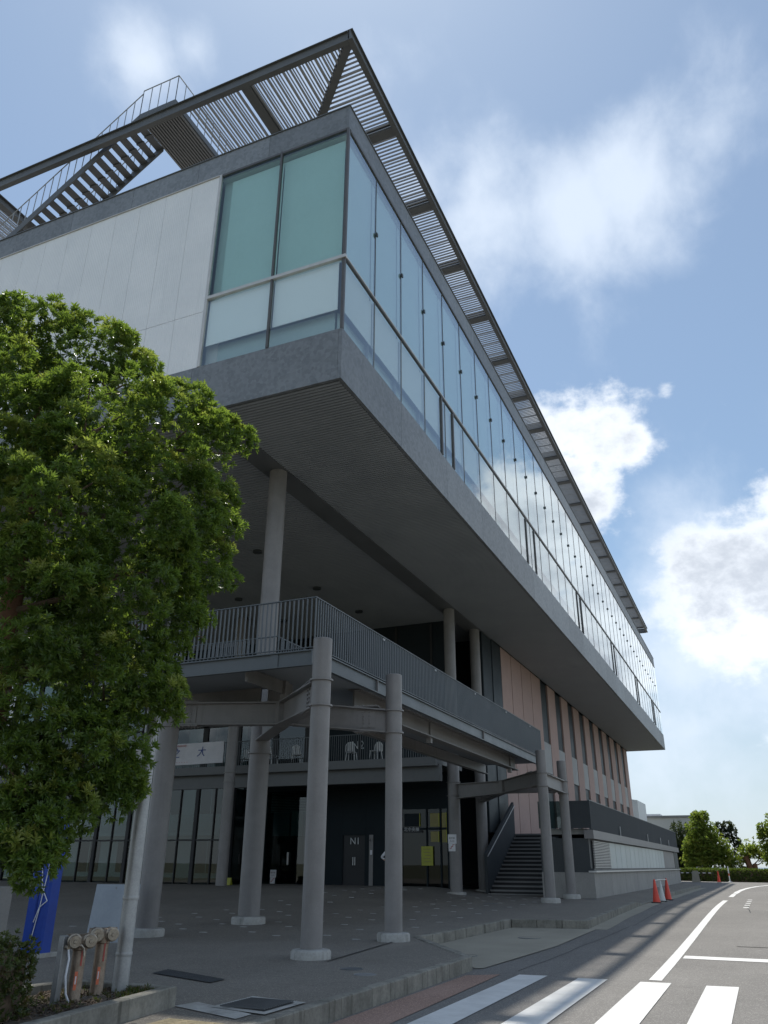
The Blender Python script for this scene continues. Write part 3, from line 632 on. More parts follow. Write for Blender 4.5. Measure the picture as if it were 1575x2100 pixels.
while y < 27:
    if not (14.1 < y < 23.6) and not (11.5 < y < 12.0):
        w = (.035, .035, .065, .035, .085)[j % 5]
        x1 = min(XC + 6.8, XC + (y - YC) - .08) if y < 14.1 else XC + 6.8
        if x1 > XC + .4: cube('louvre_slat', (XC + .185, y, cz(XC) - .34), (x1, y + w, cz(XC) - .29), 'slat', can)
    y += (.10, .08, .14, .10, .17)[j % 5]; j += 1

# ------------------------------------------------------------------ roof stair and its gangway
rs = thing('roof_stair', 'open steel stair climbing from the roof to a gangway above the canopy', 'stair', (15.6, 19, ZP0 + .3))
SY0, SZ0, SY1, SZ1 = 22.3, 22.42, 16.45, 26.28
def stringer(x):
    d = (SZ1 - SZ0) / (SY1 - SY0); v = []
    for (y, z) in ((SY0 + .4, SZ0 - .4 * d * 0 - .26), (SY1, SZ1 - .02), (SY1, SZ1 - .36), (SY0 + .0, SZ0 - .36)): v.append((y, z))
    a = [(SY0 + .35, SZ0 - .22), (SY1, SZ1), (SY1, SZ1 - .34), (SY0 - .15, SZ0 - .24)]
    MB().add([(x, y, z) for y, z in a] + [(x + .05, y, z) for y, z in a], [(0, 1, 2, 3), (7, 6, 5, 4), (0, 4, 5, 1), (1, 5, 6, 2), (2, 6, 7, 3), (3, 7, 4, 0)]).obj('stringer', 'steel_dark', rs)
stringer(15.0); stringer(16.38)
NT_ = 18
for i in range(NT_):
    t = (i + .5) / NT_; y = SY0 + (SY1 - SY0) * t; z = SZ0 + (SZ1 - SZ0) * t - .12
    cube('tread', (15.052, y - .145, z), (16.378, y + .145, z + .04), 'steel_dark', rs)
    cube('tread_bracket', (15.68, y - .2, z - .05), (15.74, y + .14, z - .003), 'steel_dark', rs)
gw = MB().box((15.0, 14.85, 26.06), (24, 16.44, 26.3)).obj('gangway', 'steel_dark', rs)
for k in range(14): cube('deck_rib', (15.02, 14.9 + k * .11, 26.0), (23.9, 14.96 + k * .11, 26.058), 'louvre', gw)
def rail_run(pts, h, n, par, r=.016, mat='galv', mid=()):
    pts = [Vector(p) for p in pts]
    MB().tube([p + Vector((0, 0, h)) for p in pts], r * 1.25, 8).obj('handrail', mat, par)
    for q in mid: MB().tube([p + Vector((0, 0, q)) for p in pts], r * .8, 6).obj('rail', mat, par)
    for a, b in zip(pts, pts[1:]):
        k = max(1, round((b - a).length / n))
        for i in range(k + 1):
            p = a.lerp(b, i / k); MB().tube([p, p + Vector((0, 0, h))], r, 6).obj('baluster', mat, par)
rail_run([(15.02, SY0 + .3, SZ0 - .2), (15.02, SY1, SZ1)], 1.1, .42, rs)
rail_run([(15.02, SY1, SZ1), (15.02, 14.88, SZ1)], 1.25, .36, rs)
rail_run([(15.02, 14.88, SZ1), (23.6, 14.88, SZ1)], 1.25, .42, rs)
rail_run([(16.4, SY0 + .3, SZ0 - .2), (16.4, SY1, SZ1)], 1.1, .42, rs)
rr_ = thing('roof_railing', 'thin steel guard rail standing on the roof behind the stair', 'railing', (20, 17, ZP0 + .3))
rail_run([(20.0, 14.0, ZP0 + .3), (20.0, 24, ZP0 + .3)], 1.75, 1.6, rr_, .018)
rr_ = thing('roof_railing', 'thin steel guard rail standing on the roof behind the glazed corner', 'railing', (17, 11, ZP0 + .3))
rail_run([(16.6, 9.6, ZP0 + .3), (16.6, 13.2, ZP0 + .3)], 1.75, 1.1, rr_, .016, mid=(.95,))

# ------------------------------------------------------------------ raised walkway on steel columns
wk = thing('steel_walkway', 'raised steel walkway with bar railing on round columns', 'walkway', (15.6, 9.4, .25))
DX0, DY0, DX1, DY1, DZ = 13.8, 7.64, 33.3, 13.2, 5.56
dk = MB().box((DX0 + .1, DY0 + .1, 5.40), (16.25, DY1, DZ - .004)).box((16.251, DY0 + .1, 5.40), (DX1, 10.05, DZ - .004)).obj('deck', 'soffit', wk)
def edge_chan(a, b, z0, z1, n, name='edge_channel'):
    a = Vector((*a, 0)); b = Vector((*b, 0)); d = (b - a).normalized(); nn = Vector(n)
    mb = MB()
    def bar(o0, o1, za, zb):
        p = [a + nn * o0, a + nn * o1, b + nn * o1, b + nn * o0]
        mb.add([(q.x, q.y, za) for q in p] + [(q.x, q.y, zb) for q in p], [(0, 1, 2, 3), (7, 6, 5, 4), (0, 4, 5, 1), (1, 5, 6, 2), (2, 6, 7, 3), (3, 7, 4, 0)])
    bar(0, .1, z1 - .025, z1); bar(0, .1, z0, z0 + .025); bar(.05, .08, z0 + .025, z1 - .025)
    return mb.obj(name, 'rail', wk)
edge_chan((DX0, DY0), (DX1, DY0), 5.24, DZ, (0, 1, 0)); edge_chan((DX0, DY1), (DX0, DY0 + .101), 5.24, DZ, (1, 0, 0))
for x in (16.9, 25.2): cube('stiffener', (x, DY0 + .0, 5.27), (x + .03, DY0 + .05, DZ - .03), 'steel', wk)
for (y, ) in ((8.6,),):
    cube('joint_plate', (DX0 + .03, y - .09, 5.27), (DX0 + .05, y + .09, DZ - .03), 'rail', wk)
    for s_ in (-.055, .055):
        for q in range(4): MB().lathe((0, 0, 0), [(.02, 0), (.02, .02), (.012, .025)], 6).obj('bolt', 'rail', wk).matrix_local = Matrix.Translation((DX0 + .03, y + s_, 5.30 + q * .06)) @ Matrix.Rotation(R_(-90), 4, 'Y')
MB().box((17.0, 8.16, 4.93), (31.3, 8.46, 4.96)).box((17.0, 8.16, 5.37), (31.3, 8.46, 5.398)).box((17.0, 8.29, 4.96), (31.3, 8.33, 5.37)).obj('deck_girder', 'steel', wk)
MB().box((16.1, 10.0, 5.05), (DX1, 10.2, 5.08)).box((16.1, 10.08, 5.08), (DX1, 10.12, 5.398)).obj('deck_girder', 'steel', wk)
MB().box((16.0, 10.3, 5.05), (16.2, DY1, 5.08)).box((16.08, 10.3, 5.08), (16.12, DY1, 5.398)).obj('deck_girder', 'steel', wk)
MB().box((DX0 + .3, 9.4, 5.1), (16.0, 9.45, 5.39)).obj('deck_rib', 'steel', wk)
# railing: flat bars under a slim top rail
rl = MB().box((DX0 + .02, DY0 + .02, DZ + 1.09), (DX1, DY0 + .07, DZ + 1.11)).box((DX0 + .02, DY0 + .071, DZ + 1.09), (DX0 + .07, DY1, DZ + 1.11)).obj('top_rail', 'rail', wk)
MB().box((DX0 + .02, DY0 + .02, DZ + .04), (DX1, DY0 + .06, DZ + .055)).box((DX0 + .02, DY0 + .061, DZ + .04), (DX0 + .06, DY1, DZ + .055)).obj('bottom_rail', 'rail', wk)
yy = DY0 + .12
while yy < DY1: cube('baluster', (DX0 + .03, yy, DZ + .055), (DX0 + .055, yy + .026, DZ + 1.09), 'rail', rl); yy += .107
xx = DX0 + .04
while xx < DX1 - .02: cube('baluster', (xx, DY0 + .03, DZ + .055), (xx + .026, DY0 + .055, DZ + 1.09), 'rail', rl); xx += .107
il = MB().box((16.25, 10.02, DZ + 1.09), (DX1, 10.06, DZ + 1.11)).box((16.2, 10.02, DZ + 1.09), (16.249, DY1, DZ + 1.11)).obj('inner_rail', 'rail', wk)
mb = MB(); xx = 16.3
while xx < DX1: mb.box((xx, 10.025, DZ), (xx + .02, 10.045, DZ + 1.09)); xx += .12
yy = 10.1
while yy < DY1: mb.box((16.215, yy, DZ), (16.235, yy + .02, DZ + 1.09)); yy += .12
stuff(mb.obj('inner_baluster', 'rail', il))
# small clips under the handrail
for x in (17.2, 20.8, 24.4, 28.0, 31.4): cube('rail_clip', (x, DY0 + .0, DZ + 1.0), (x + .09, DY0 + .03, DZ + 1.05), 'galv', wk)
CN, C3_, CL = (12.91, 6.98), (16.23, 6.95), (14.93, 11.95)
C8, C9 = (30.0, 6.98), (33.5, 6.98)
column(wk, *CN, .2, 5.47, .178, (4.23, 4.69)); column(wk, *C3_, .24, 5.46, .178, (4.2, 4.67)); column(wk, *CL, .23, 5.47, .225, (4.42, 4.98))
column(wk, *C8, .45, 5.47, .183, (4.22, 4.68)); column(wk, *C9, .47, 5.47, .183, (4.22, 4.68))
def ibeam(a, b, za, zb, ha, hb, w, par, trim=(.0, .0)):
    a = Vector((*a, 0)); b = Vector((*b, 0)); d = (b - a).normalized(); a = a + d * trim[0]; b = b - d * trim[1]; s = Vector((-d.y, d.x, 0)); mb = MB()
    def bar(o, z0a, z1a, z0b, z1b):
        p = [a + s * o, a - s * o, b - s * o, b + s * o]
        mb.add([(p[0].x, p[0].y, z0a), (p[1].x, p[1].y, z0a), (p[2].x, p[2].y, z0b), (p[3].x, p[3].y, z0b), (p[0].x, p[0].y, z1a), (p[1].x, p[1].y, z1a), (p[2].x, p[2].y, z1b), (p[3].x, p[3].y, z1b)],
               [(0, 1, 2, 3), (7, 6, 5, 4), (0, 4, 5, 1), (1, 5, 6, 2), (2, 6, 7, 3), (3, 7, 4, 0)])
    bar(w / 2, za - .03, za, zb - .03, zb); bar(w / 2, za - ha, za - ha + .03, zb - hb, zb - hb + .03); bar(.018, za - ha + .03, za - .03, zb - hb + .03, zb - .03)
    return mb.obj('cross_girder', 'steel', par)
def splice(a, b, t, zt, h, par):        # bolted splice: plates on web and flange with rows of bolts
    a = Vector((*a, 0)); b = Vector((*b, 0)); d = (b - a).normalized(); s = Vector((-d.y, d.x, 0)); c = a.lerp(b, t); mb = MB()
    if s.dot(-c) < 0: s = -s
    def obx(u0, u1, v0, v1, z0, z1):
        p = [c + d * u0 + s * v0, c + d * u1 + s * v0, c + d * u1 + s * v1, c + d * u0 + s * v1]
        mb.prism([(q.x, q.y) for q in p], z0, z1)
    obx(-.2, .2, .019, .034, zt - h + .07, zt - .07); obx(-.28, .28, -.13, .13, zt + .001, zt + .018); obx(-.28, .28, -.13, .13, zt - h - .018, zt - h - .001)
    for u in (-.07, .07):
        for q in range(5): z = zt - h + .1 + q * (h - .2) / 4; obx(u - .016, u + .016, .034, .06, z - .016, z + .016)
    for u in (-.22, -.15, .05 - .12, .07, .15, .22):
        for v in (-.08, .08): obx(u - .015, u + .015, v - .015, v + .015, zt + .018, zt + .042); obx(u - .015, u + .015, v - .015, v + .015, zt - h - .04, zt - h - .018)
    return mb.obj('splice_plate', 'steel', par)
K1, K2 = (15.64, 9.4), (33.4, 9.4)
ZG, HG = 4.78, .5
ZK = 4.92
for c_, tr, z_ in ((CN, .17, 4.72), (C3_, .17, 4.70), (CL, .2, 4.95)):
    t_ = .24 if c_ != CL else .16
    ibeam(c_, K1, z_, ZK, HG, HG, .28, wk, (tr, 0.0 if c_ == CL else .13)); splice(c_, K1, t_, z_ + (ZK - z_) * t_ + .006, HG + .012, wk)
ibeam(C5, K1, 5.1, ZK - .006, .55, .5, .34, wk, (.22, .13))
for c_, tr in ((C8, .17), (C9, .17), (C7, .24)): ibeam(c_, K2, ZG, ZG, HG, HG, .28, wk, (tr, .0 if c_ == C8 else .13)); splice(c_, K2, .24, ZG, HG, wk)
ibeam(C6, K2, 4.772, 4.772, .6, .5, .34, wk, (.22, .13)); ibeam(C8, C9, 4.70, 4.70, .48, .48, .26, wk, (.17, .17))
for K, zk in ((K1, ZK), (K2, ZG)): MB().prism([(K[0] + .19 * math.cos(t), K[1] + .19 * math.sin(t)) for t in [k * math.pi / 3 for k in range(6)]], zk - HG - .004, zk + .004).obj('node_plate', 'steel', wk)
for K in (K1, (30.5, 8.31), (22.0, 8.31)): box('hanger', (K[0] - .07, K[1] - .07, ZG + .004), (K[0] + .07, K[1] + .07, 5.398), 'steel', wk)

# ------------------------------------------------------------------ entrance stair
st = thing('entrance_stair', 'dark steps between solid side walls, rising to the terrace', 'stair', (38.9, 9.8, .45))
SX0, SX1, SZA, SZB = 36.8, 41.4, .46, 3.02; NS = 15; tr_ = (SX1 - SX0) / (NS - 1); rs_ = (SZB - SZA) / NS
for i in range(NS):
    x = SX0 + i * tr_; z = SZA + (i + 1) * rs_
    cube('step', (x - .03, 8.42, z - .07), (x + tr_ + .03, 11.18, z), 'louvre', st)
    cube('riser', (x + .012, 8.43, z - rs_), (x + .03, 11.17, z - .07), 'black', st)
    cube('step_nosing', (x - .032, 9.1, z - .004), (x + .02, 11.1, z + .004), 'dark', st)
for (y0, y1) in ((11.2, 11.32), (8.28, 8.40)):
    pr = [(SX0 - .25, .42), (SX0 - .25, 2.05), (SX1 + .1, 4.5), (SX1 + .1, 2.6), (SX0 + .2, .42)]
    MB().add([(x, y0, z) for x, z in pr] + [(x, y1, z) for x, z in pr], [(0, 1, 2, 3, 4), (9, 8, 7, 6, 5), (0, 5, 6, 1), (1, 6, 7, 2), (2, 7, 8, 3), (3, 8, 9, 4), (4, 9, 5, 0)]).obj('side_wall', 'perf', st)
    ym = (y0 + y1) / 2 + (-.09 if y0 > 10 else .09)
    MB().tube([(SX0 - .2, ym, 1.95), (SX1 + .1, ym, 4.33)], .024, 10).obj('handrail', 'handrail', st, smooth=True)
box('threshold', (SX0 - .25, 8.42, .452), (SX0 - .06, 11.6, .475), 'plinth', st)
for (x, z) in ((37.6, 1.35), (38.3, 1.75), (38.9, 2.1)): cube('step_light', (x, 8.401, z - .05), (x + .12, 8.42, z + .05), 'white_plastic', st)

# ------------------------------------------------------------------ terrace block beside the road
tb = thing('terrace_block', 'low concrete block with louvre, pale panels and dark terrace parapet', 'terrace', (50, 7, .45))
TX0, TX1, TY = 34.3, 70.2, 6.2
cb_ = MB().box((TX0, TY, .38), (TX1, 8.26, 1.36)).obj('concrete_base', 'concrete', tb)
for k in range(1, 9): cube('concrete_joint', (TX0 + k * 4, TY - .002, .4), (TX0 + k * 4 + .012, TY + .01, 1.355), 'dark', cb_)
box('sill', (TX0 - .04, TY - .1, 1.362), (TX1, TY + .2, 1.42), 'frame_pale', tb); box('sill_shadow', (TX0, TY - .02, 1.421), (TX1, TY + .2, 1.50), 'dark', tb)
box('upper_block', (TX0 + .05, TY + .12, 1.362), (TX1 - .3, 8.26, 2.6), 'dark', tb)
lv = box('louvre_frame', (TX0 + .5, TY + .06, 1.5), (38.7, TY + .118, 2.53), 'black', tb)
for k in range(17): cube('louvre_blade', (TX0 + .52, TY + .0, 1.52 + k * .06), (38.68, TY + .055, 1.55 + k * .06), 'frame_pale', lv)
for k in range(14):
    a = 38.74 + k * 1.54; cube('facade_panel', (a + .03, TY + .03, 1.50), (a + 1.51, TY + .118, 2.53), 'panel_pale', tb)
box('concrete_bay', (60.32, TY + .04, 1.50), (67.4, TY + .118, 2.53), 'concrete', tb)
box('terrace_fascia', (TX0 - .05, TY - .12, 2.58), (TX1, TY + .25, 2.90), 'steel', tb)
box('terrace_floor', (TX0 + .3, TY + .251, 2.75), (TX1, 8.26, 2.96), 'concrete', tb); box('terrace_floor', (41.42, 8.27, 2.75), (TX1, YB - .02, 2.955), 'concrete', tb)
box('parapet_screen', (TX0, TY - .05, 2.92), (TX1, TY, 4.0), 'perf', tb)
box('parapet_cap', (TX0 - .01, TY - .06, 4.002), (TX1, TY + .01, 4.03), 'rail', tb)
box('end_screen', (TX0, TY + .002, 2.97), (TX0 + .05, 7.2, 4.0), 'perf', tb); box('glass_balustrade', (TX0 + .01, 7.25, 2.97), (TX0 + .03, 8.25, 4.0), 'glass_clear', tb)
for x in (41.5, 51.8, 58.5, 63.5): MB().tube([(x, TY - .085, 2.86), (x, TY - .085, 3.3)], .035, 8).obj('drain_spout', 'galv', tb)
box('end_pier', (67.42, TY + .02, 1.5), (TX1, TY + .119, 2.57), 'dark', tb)

# ------------------------------------------------------------------ lobby under the building
lb = thing('entrance_lobby', 'dark recessed lobby with doors and a cafe balcony under the building', 'lobby', (36.5, 18, .6))
WX = 36.5
def wall(y0, y1, z0, z1, mat='lobby', x=WX, t=.15, nm='lobby_wall'): return box(nm, (x, y0, z0), (x + t, y1, z1), mat, lb)
wall(12.6, 13.0, .4, 12.8); wall(15.2, 17.05, .4, 4.9); wall(18.3, 20.3, .4, 4.9); wall(17.052, 18.298, 2.9, 4.9); wall(13.002, 15.198, 3.95, 4.9)
MB().box((WX + 4.2, 12.6, .4), (WX + 4.3, 26.5, 12.8)).obj('inner_wall', 'lobby', lb)
box('lobby_floor', (WX + .15, 12.6, .5), (WX + 4.2, 22.6, .68), 'lobby', lb)
dr = box('door', (WX + .08, 17.07, .66), (WX + .13, 18.28, 2.88), 'black', lb)
for y in (17.62, 17.72): cube('door_handle', (WX + .03, y - .015, 1.55), (WX + .06, y + .015, 1.9), 'white_plastic', dr)
MB().box((WX + .02, 17.052, .66), (WX + .079, 17.1, 2.9)).box((WX + .02, 18.25, .66), (WX + .079, 18.297, 2.9)).box((WX + .02, 17.1, 2.85), (WX + .079, 18.25, 2.9)).obj('door_frame', 'lobby', lb)
text('door_lettering', 'N1', .42, 'white_text', lb, (WX + .02, 17.62, 2.58), (0, -1, 0), (0, 0, 1))
ep = box('entrance_panel', (WX - .03, 16.66, .7), (WX - .002, 16.86, 2.86), 'steel', lb)
cube('panel_notice', (WX - .04, 16.70, 2.0), (WX - .031, 16.80, 2.2), 'paper', ep)
text('panel_lettering', '41', .2, 'dark_text', ep, (WX - .036, 16.76, 2.62), (0, -1, 0), (0, 0, 1))
# glazed shop front at the right of the lobby, with yellow-framed notices
gl = box('shopfront_glass', (WX + .06, 13.0, .66), (WX + .075, 15.2, 3.95), 'glass_dark', lb)
MB().box((WX, 13.0, 3.05), (WX + .14, 15.2, 3.15)).box((WX, 13.95, .66), (WX + .14, 14.02, 3.95)).box((WX, 13.28, .66), (WX + .14, 13.35, 3.95)).obj('shopfront_frame', 'lobby', lb)
box('lettering_rail', (WX - .02, 14.2, 2.94), (WX - .002, 15.15, 3.04), 'black', lb)
text('shopfront_lettering', '北中央棟', .19, 'white_text', lb, (WX - .025, 14.72, 3.0 + .06), (0, -1, 0), (0, 0, 1))
for (y0, y1, z0, z1) in ((13.40, 13.82, 3.18, 3.76), (13.42, 13.80, 2.54, 2.98), (13.05, 13.25, 2.52, 3.77), (14.34, 15.1, 3.2, 3.76)):
    nn = box('framed_notice', (WX + .02, y0, z0), (WX + .05, y1, z1), 'yellow_dim' if y1 < 14 else 'lobby', lb)
    cube('notice_edge', (WX - .0, y0 - .035, z0), (WX + .02, y0, z1), 'yellow_paper', nn)
yn = tag(box('yellow_poster', (WX - .045, 13.68, 1.56), (WX - .025, 14.24, 2.36), 'yellow_paper'), 'plain yellow poster on the dark lobby glass', 'poster')
for k in range(5): cube('poster_line', (WX - .05, 13.78 + .03 * (k % 2), 2.22 - k * .13), (WX - .0455, 14.14 - .04 * (k % 3), 2.25 - k * .13), 'yellow_dim', yn)
# glass wall left of the door, venetian blind and pictures inside
gw_ = box('lobby_glass', (WX + .06, 20.3, .66), (WX + .075, 22.6, 4.9), 'glass_clear', lb)
for k in range(13): cube('blind_slat', (WX + .3, 20.4, 4.85 - k * .075), (WX + .34, 22.5, 4.88 - k * .075), 'white_plastic', gw_)
for (y0, y1, z0, z1, mt) in ((21.5, 22.45, 2.85, 4.0, 'board'), (20.75, 21.4, 2.85, 4.0, 'panel_pale'), (20.36, 20.7, 2.85, 4.0, 'board')): box('display_board', (WX + .5, y0, z0), (WX + .53, y1, z1), mt, lb)
box('display_case', (WX + .5, 20.4, .68), (WX + .9, 22.5, 2.2), 'lobby', lb)
for y in (21.2, 19.75): cube('door_pull', (WX - .04, y - .04, 1.55), (WX - .0, y + .04, 2.1), 'frame_pale', lb)
cube('door_pull', (WX - .04, 12.72, 1.4), (WX - .0, 12.84, 2.1), 'frame_pale', lb)
# cafe balcony: slab, railing, glass behind
MX, MZ = 33.0, 5.82
bal = MB().box((MX, 12.2, 5.46), (MX + .25, 41, MZ)).box((MX + .25, 12.2, 5.55), (WX, 41, MZ - .01)).box((MX + .4, 12.2, 4.87), (MX + .8, 41, 5.55)).obj('balcony_slab', 'steel_dark', lb)
MB().box((MX + .05, 12.2, MZ + 1.1), (MX + .1, 41, MZ + 1.13)).obj('balcony_handrail', 'rail', lb)
mb = MB(); y = 12.25
while y < 41: mb.box((MX + .065, y, MZ), (MX + .085, y + .02, MZ + 1.1)); y += .11
stuff(mb.obj('balcony_baluster', 'rail', bal))
wall(12.602, 20.3, 4.91, 12.8, 'lobby', WX - .001); 
text('wall_lettering', 'N2', .55, 'white_text', lb, (WX - .02, 17.55, 6.95), (0, -1, 0), (0, 0, 1))
box('upper_glass', (WX + .06, 20.3, 5.9), (WX + .075, 41, 12.7), 'glass_clear', lb)
box('lower_glass', (MX + .5, 22.6, .45), (MX + .515, 44, 4.86), 'glass_clear', lb)
for k in range(11):
    y = 22.6 + k * 2.0
    MB().box((MX + .42, y - .09, .4), (MX + .6, y + .09, 4.87)).obj('mullion', 'black', lb); MB().box((MX + .44, y + .95, .4), (MX + .58, y + 1.0, 4.87)).obj('mullion', 'black', lb)
for y in (20.4, 22.3, 24.6, 26.7, 28.8, 30.9, 33.0, 35.1, 37.2, 39.3, 41.2): box('mullion', (WX, y - .16, 5.82), (WX + .14, y + .16, 12.8), 'black', lb)
MB().box((MX + .43, 22.6, 2.55), (MX + .58, 44, 2.62)).box((WX, 20.3, 8.3), (WX + .14, 41, 8.4)).obj('glazing_bar', 'black', lb)
box('return_glass', (MX + .5, 22.58, .45), (WX, 22.6, 4.86), 'glass_dark', lb)
box('side_glass', (38.3, YB + .0, 3.0), (41.78, YB + .03, ZB0), 'window_dark', lb); box('side_frame', (38.25, YB - .03, 3.0), (38.35, YB + .06, ZB0), 'lobby', lb); box('side_frame', (40.0, YB - .03, 3.0), (40.06, YB + .06, ZB0), 'lobby', lb)
MB().box((WX - .01, 12.6, 9.6), (WX - .2, 20.3, 9.9)).obj('lobby_beam', 'black', lb)
for y in (13.6, 15.5, 17.4, 19.3): cube('upper_mullion', (WX - .06, y - .05, 5.83), (WX - .003, y + .05, 12.7), 'black', lb)

# ------------------------------------------------------------------ things in and around the lobby
def banner():
    b = thing('hanging_banner', 'long white cloth banner with a blue brush character on the cafe balcony railing', 'banner', (32.93, 25.8, 5.97))
    ny, nzz = 40, 8; v = []; f = []
    for i in range(ny + 1):
        for j in range(nzz + 1):
            y = 22.98 + 5.6 * i / ny; z = 6.98 - 1.0 * j / nzz
            w = .02 * math.sin(y * 2.3) * (j / nzz) + .012 * math.sin(y * 7 + j * 1.1) * (1 if i < 12 else .5)
            v.append((32.93 + w, y, z - .02 * math.sin(i / ny * math.pi)))
    for i in range(ny):
        for j in range(nzz):
            a = i * (nzz + 1) + j; f.append((a, a + 1, a + nzz + 2, a + nzz + 1))
    k = len(v); v += [(x + .006, y, z) for x, y, z in v]; f += [tuple(q + k for q in reversed(t)) for t in f]
    mesh_obj('cloth', v, f, 'cloth', b, True)
    text('lettering', '大', .5, 'blue_text', b, (32.895, 24.25, 6.50), (0, -1, 0), (0, 0, 1), .004, .2)
    text('lettering', '之', .5, 'blue_text', b, (32.895, 25.75, 6.48), (0, -1, 0), (0, 0, 1), .004, .2)
    text('small_lettering', 'University', .15, 'red_text', b, (32.895, 25.45, 6.86), (0, -1, 0), (0, 0, 1))
    text('small_lettering', '・・・・・・', .15, 'red_text', b, (32.895, 25.4, 6.06), (0, -1, 0), (0, 0, 1))
    for y in (23.0, 28.55): MB().tube([(32.96, y, 6.95), (33.07, y, 6.93)], .008, 6).obj('tie', 'rope', b)
banner()
def chair(y, x, rot, label):
    c = thing('cafe_chair', label, 'chair', (x, y, MZ), 'white chairs on the cafe balcony')
    Mx = Matrix.Translation((x, y, MZ)) @ Matrix.Rotation(rot, 4, 'Z')
    def tr(mb): mb.v = [tuple(Mx @ Vector(p)) for p in mb.v]; return mb
    tr(MB().box((-.21, -.21, .42), (.21, .21, .45))).obj('seat', 'white_plastic', c, bevel=.01)
    for sx in (-1, 1):
        for sy in (-1, 1): tr(MB().tube([(sx * .18, sy * .18, .42), (sx * .22, sy * .22, 0)], .016, 8)).obj('leg', 'white_plastic', c)
    arch = [(-.21, .2 * math.cos(t), .45 + .12 + .3 * math.sin(t) if t not in (0, math.pi) else .45) for t in [0] + [math.pi * k / 10 for k in range(0, 11)] + [math.pi]]
    arch = [(-.21, .2, .45)] + [(-.23, .2 * math.cos(math.pi * k / 10), .66 + .2 * math.sin(math.pi * k / 10)) for k in range(11)] + [(-.21, -.2, .45)]
    tr(MB().tube(arch, .016, 8)).obj('back_frame', 'white_plastic', c)
    for k in range(5): yy = -.13 + k * .065; tr(MB().box((-.235, yy - .02, .47), (-.215, yy + .02, .66 + .2 * math.sqrt(max(0, 1 - (yy / .2) ** 2)) - .01))).obj('back_slat', 'white_plastic', c)
for y, x, r, l in ((19.4, 33.75, .3, 'white slatted chair on the balcony between the thick column and the front column'), (20.75, 33.7, -.2, 'white slatted chair half hidden behind the thick brown column top'),
                   (16.55, 33.75, .15, 'white slatted chair on the balcony right of the front column'), (15.3, 33.7, 3.0, 'white slatted chair on the balcony just left of the second front column'), (22.5, 34.2, .8, 'white slatted chair beside the banner end')): chair(y, x, r, l)
def notice(o, xd, label, w=.29, h=.42):
    xd = Vector(xd).normalized(); up = Vector((0, 0, 1)); n = xd.cross(up); o = Vector(o)
    t = thing('paper_notice', label, 'notice', o)
    def quad(nm, u0, u1, v0, v1, off, mat, th=.003):
        p = [o + xd * u + up * v + n * off for u, v in ((u0, v0), (u1, v0), (u1, v1), (u0, v1))]; q = [k - n * th for k in p]
        return MB().add([tuple(k) for k in p + q], [(0, 1, 2, 3), (7, 6, 5, 4), (0, 4, 5, 1), (1, 5, 6, 2), (2, 6, 7, 3), (3, 7, 4, 0)]).obj(nm, mat, t)
    quad('sheet', -w / 2, w / 2, -.02, h / 2 + .06, .004, 'paper'); quad('lower_sheet', -w / 2 + .02, w / 2 - .05, -h / 2 - .03, -.022, .0075, 'paper')
    text('lettering', '医学部', .085, 'dark_text', t, o + n * .006 + up * .19 - xd * .01, xd, up, .002); text('lettering', '入 口', .085, 'dark_text', t, o + n * .006 + up * .075 - xd * .01, xd, up, .002)
    pts = [(-.11, -.20), (-.045, -.20), (-.045, -.13), (.02, -.13), (.02, -.06), (.09, -.06)]
    for (a, b), (c, d) in zip(pts, pts[1:]): quad('stair_arrow', min(a, c) - .011, max(a, c) + .011, min(b, d) - .011, max(b, d) + .011, .0105, 'red_text', .002)
notice((C6[0] - .272, C6[1] + .03, 2.42), (0.12, -1, 0), 'paper entrance notice with red stair arrow taped to the round column beside the stair', .36, .56)
notice((WX - .01, 21.97, 1.0), (0, -1, 0), 'paper entrance notice with red stair arrow taped to the lobby glass', .34, .52)
fb = thing('floor_sign', 'small yellow floor sign inside the lobby glass', 'sign', (33.2, 22.35, .45))
for s_ in (-1, 1): MB().add([(33.2 + s_ * .16, 22.15, .47), (33.2 + s_ * .16, 22.5, .47), (33.2 + s_ * .02, 22.5, 1.0), (33.2 + s_ * .02, 22.15, 1.0), (33.2 + s_ * .14, 22.15, .47), (33.2 + s_ * .14, 22.5, .47), (33.2, 22.5, .99), (33.2, 22.15, .99)],
        [(0, 1, 2, 3), (7, 6, 5, 4), (0, 4, 5, 1), (1, 5, 6, 2), (2, 6, 7, 3), (3, 7, 4, 0)]).obj('panel', 'yellow_paper', fb)

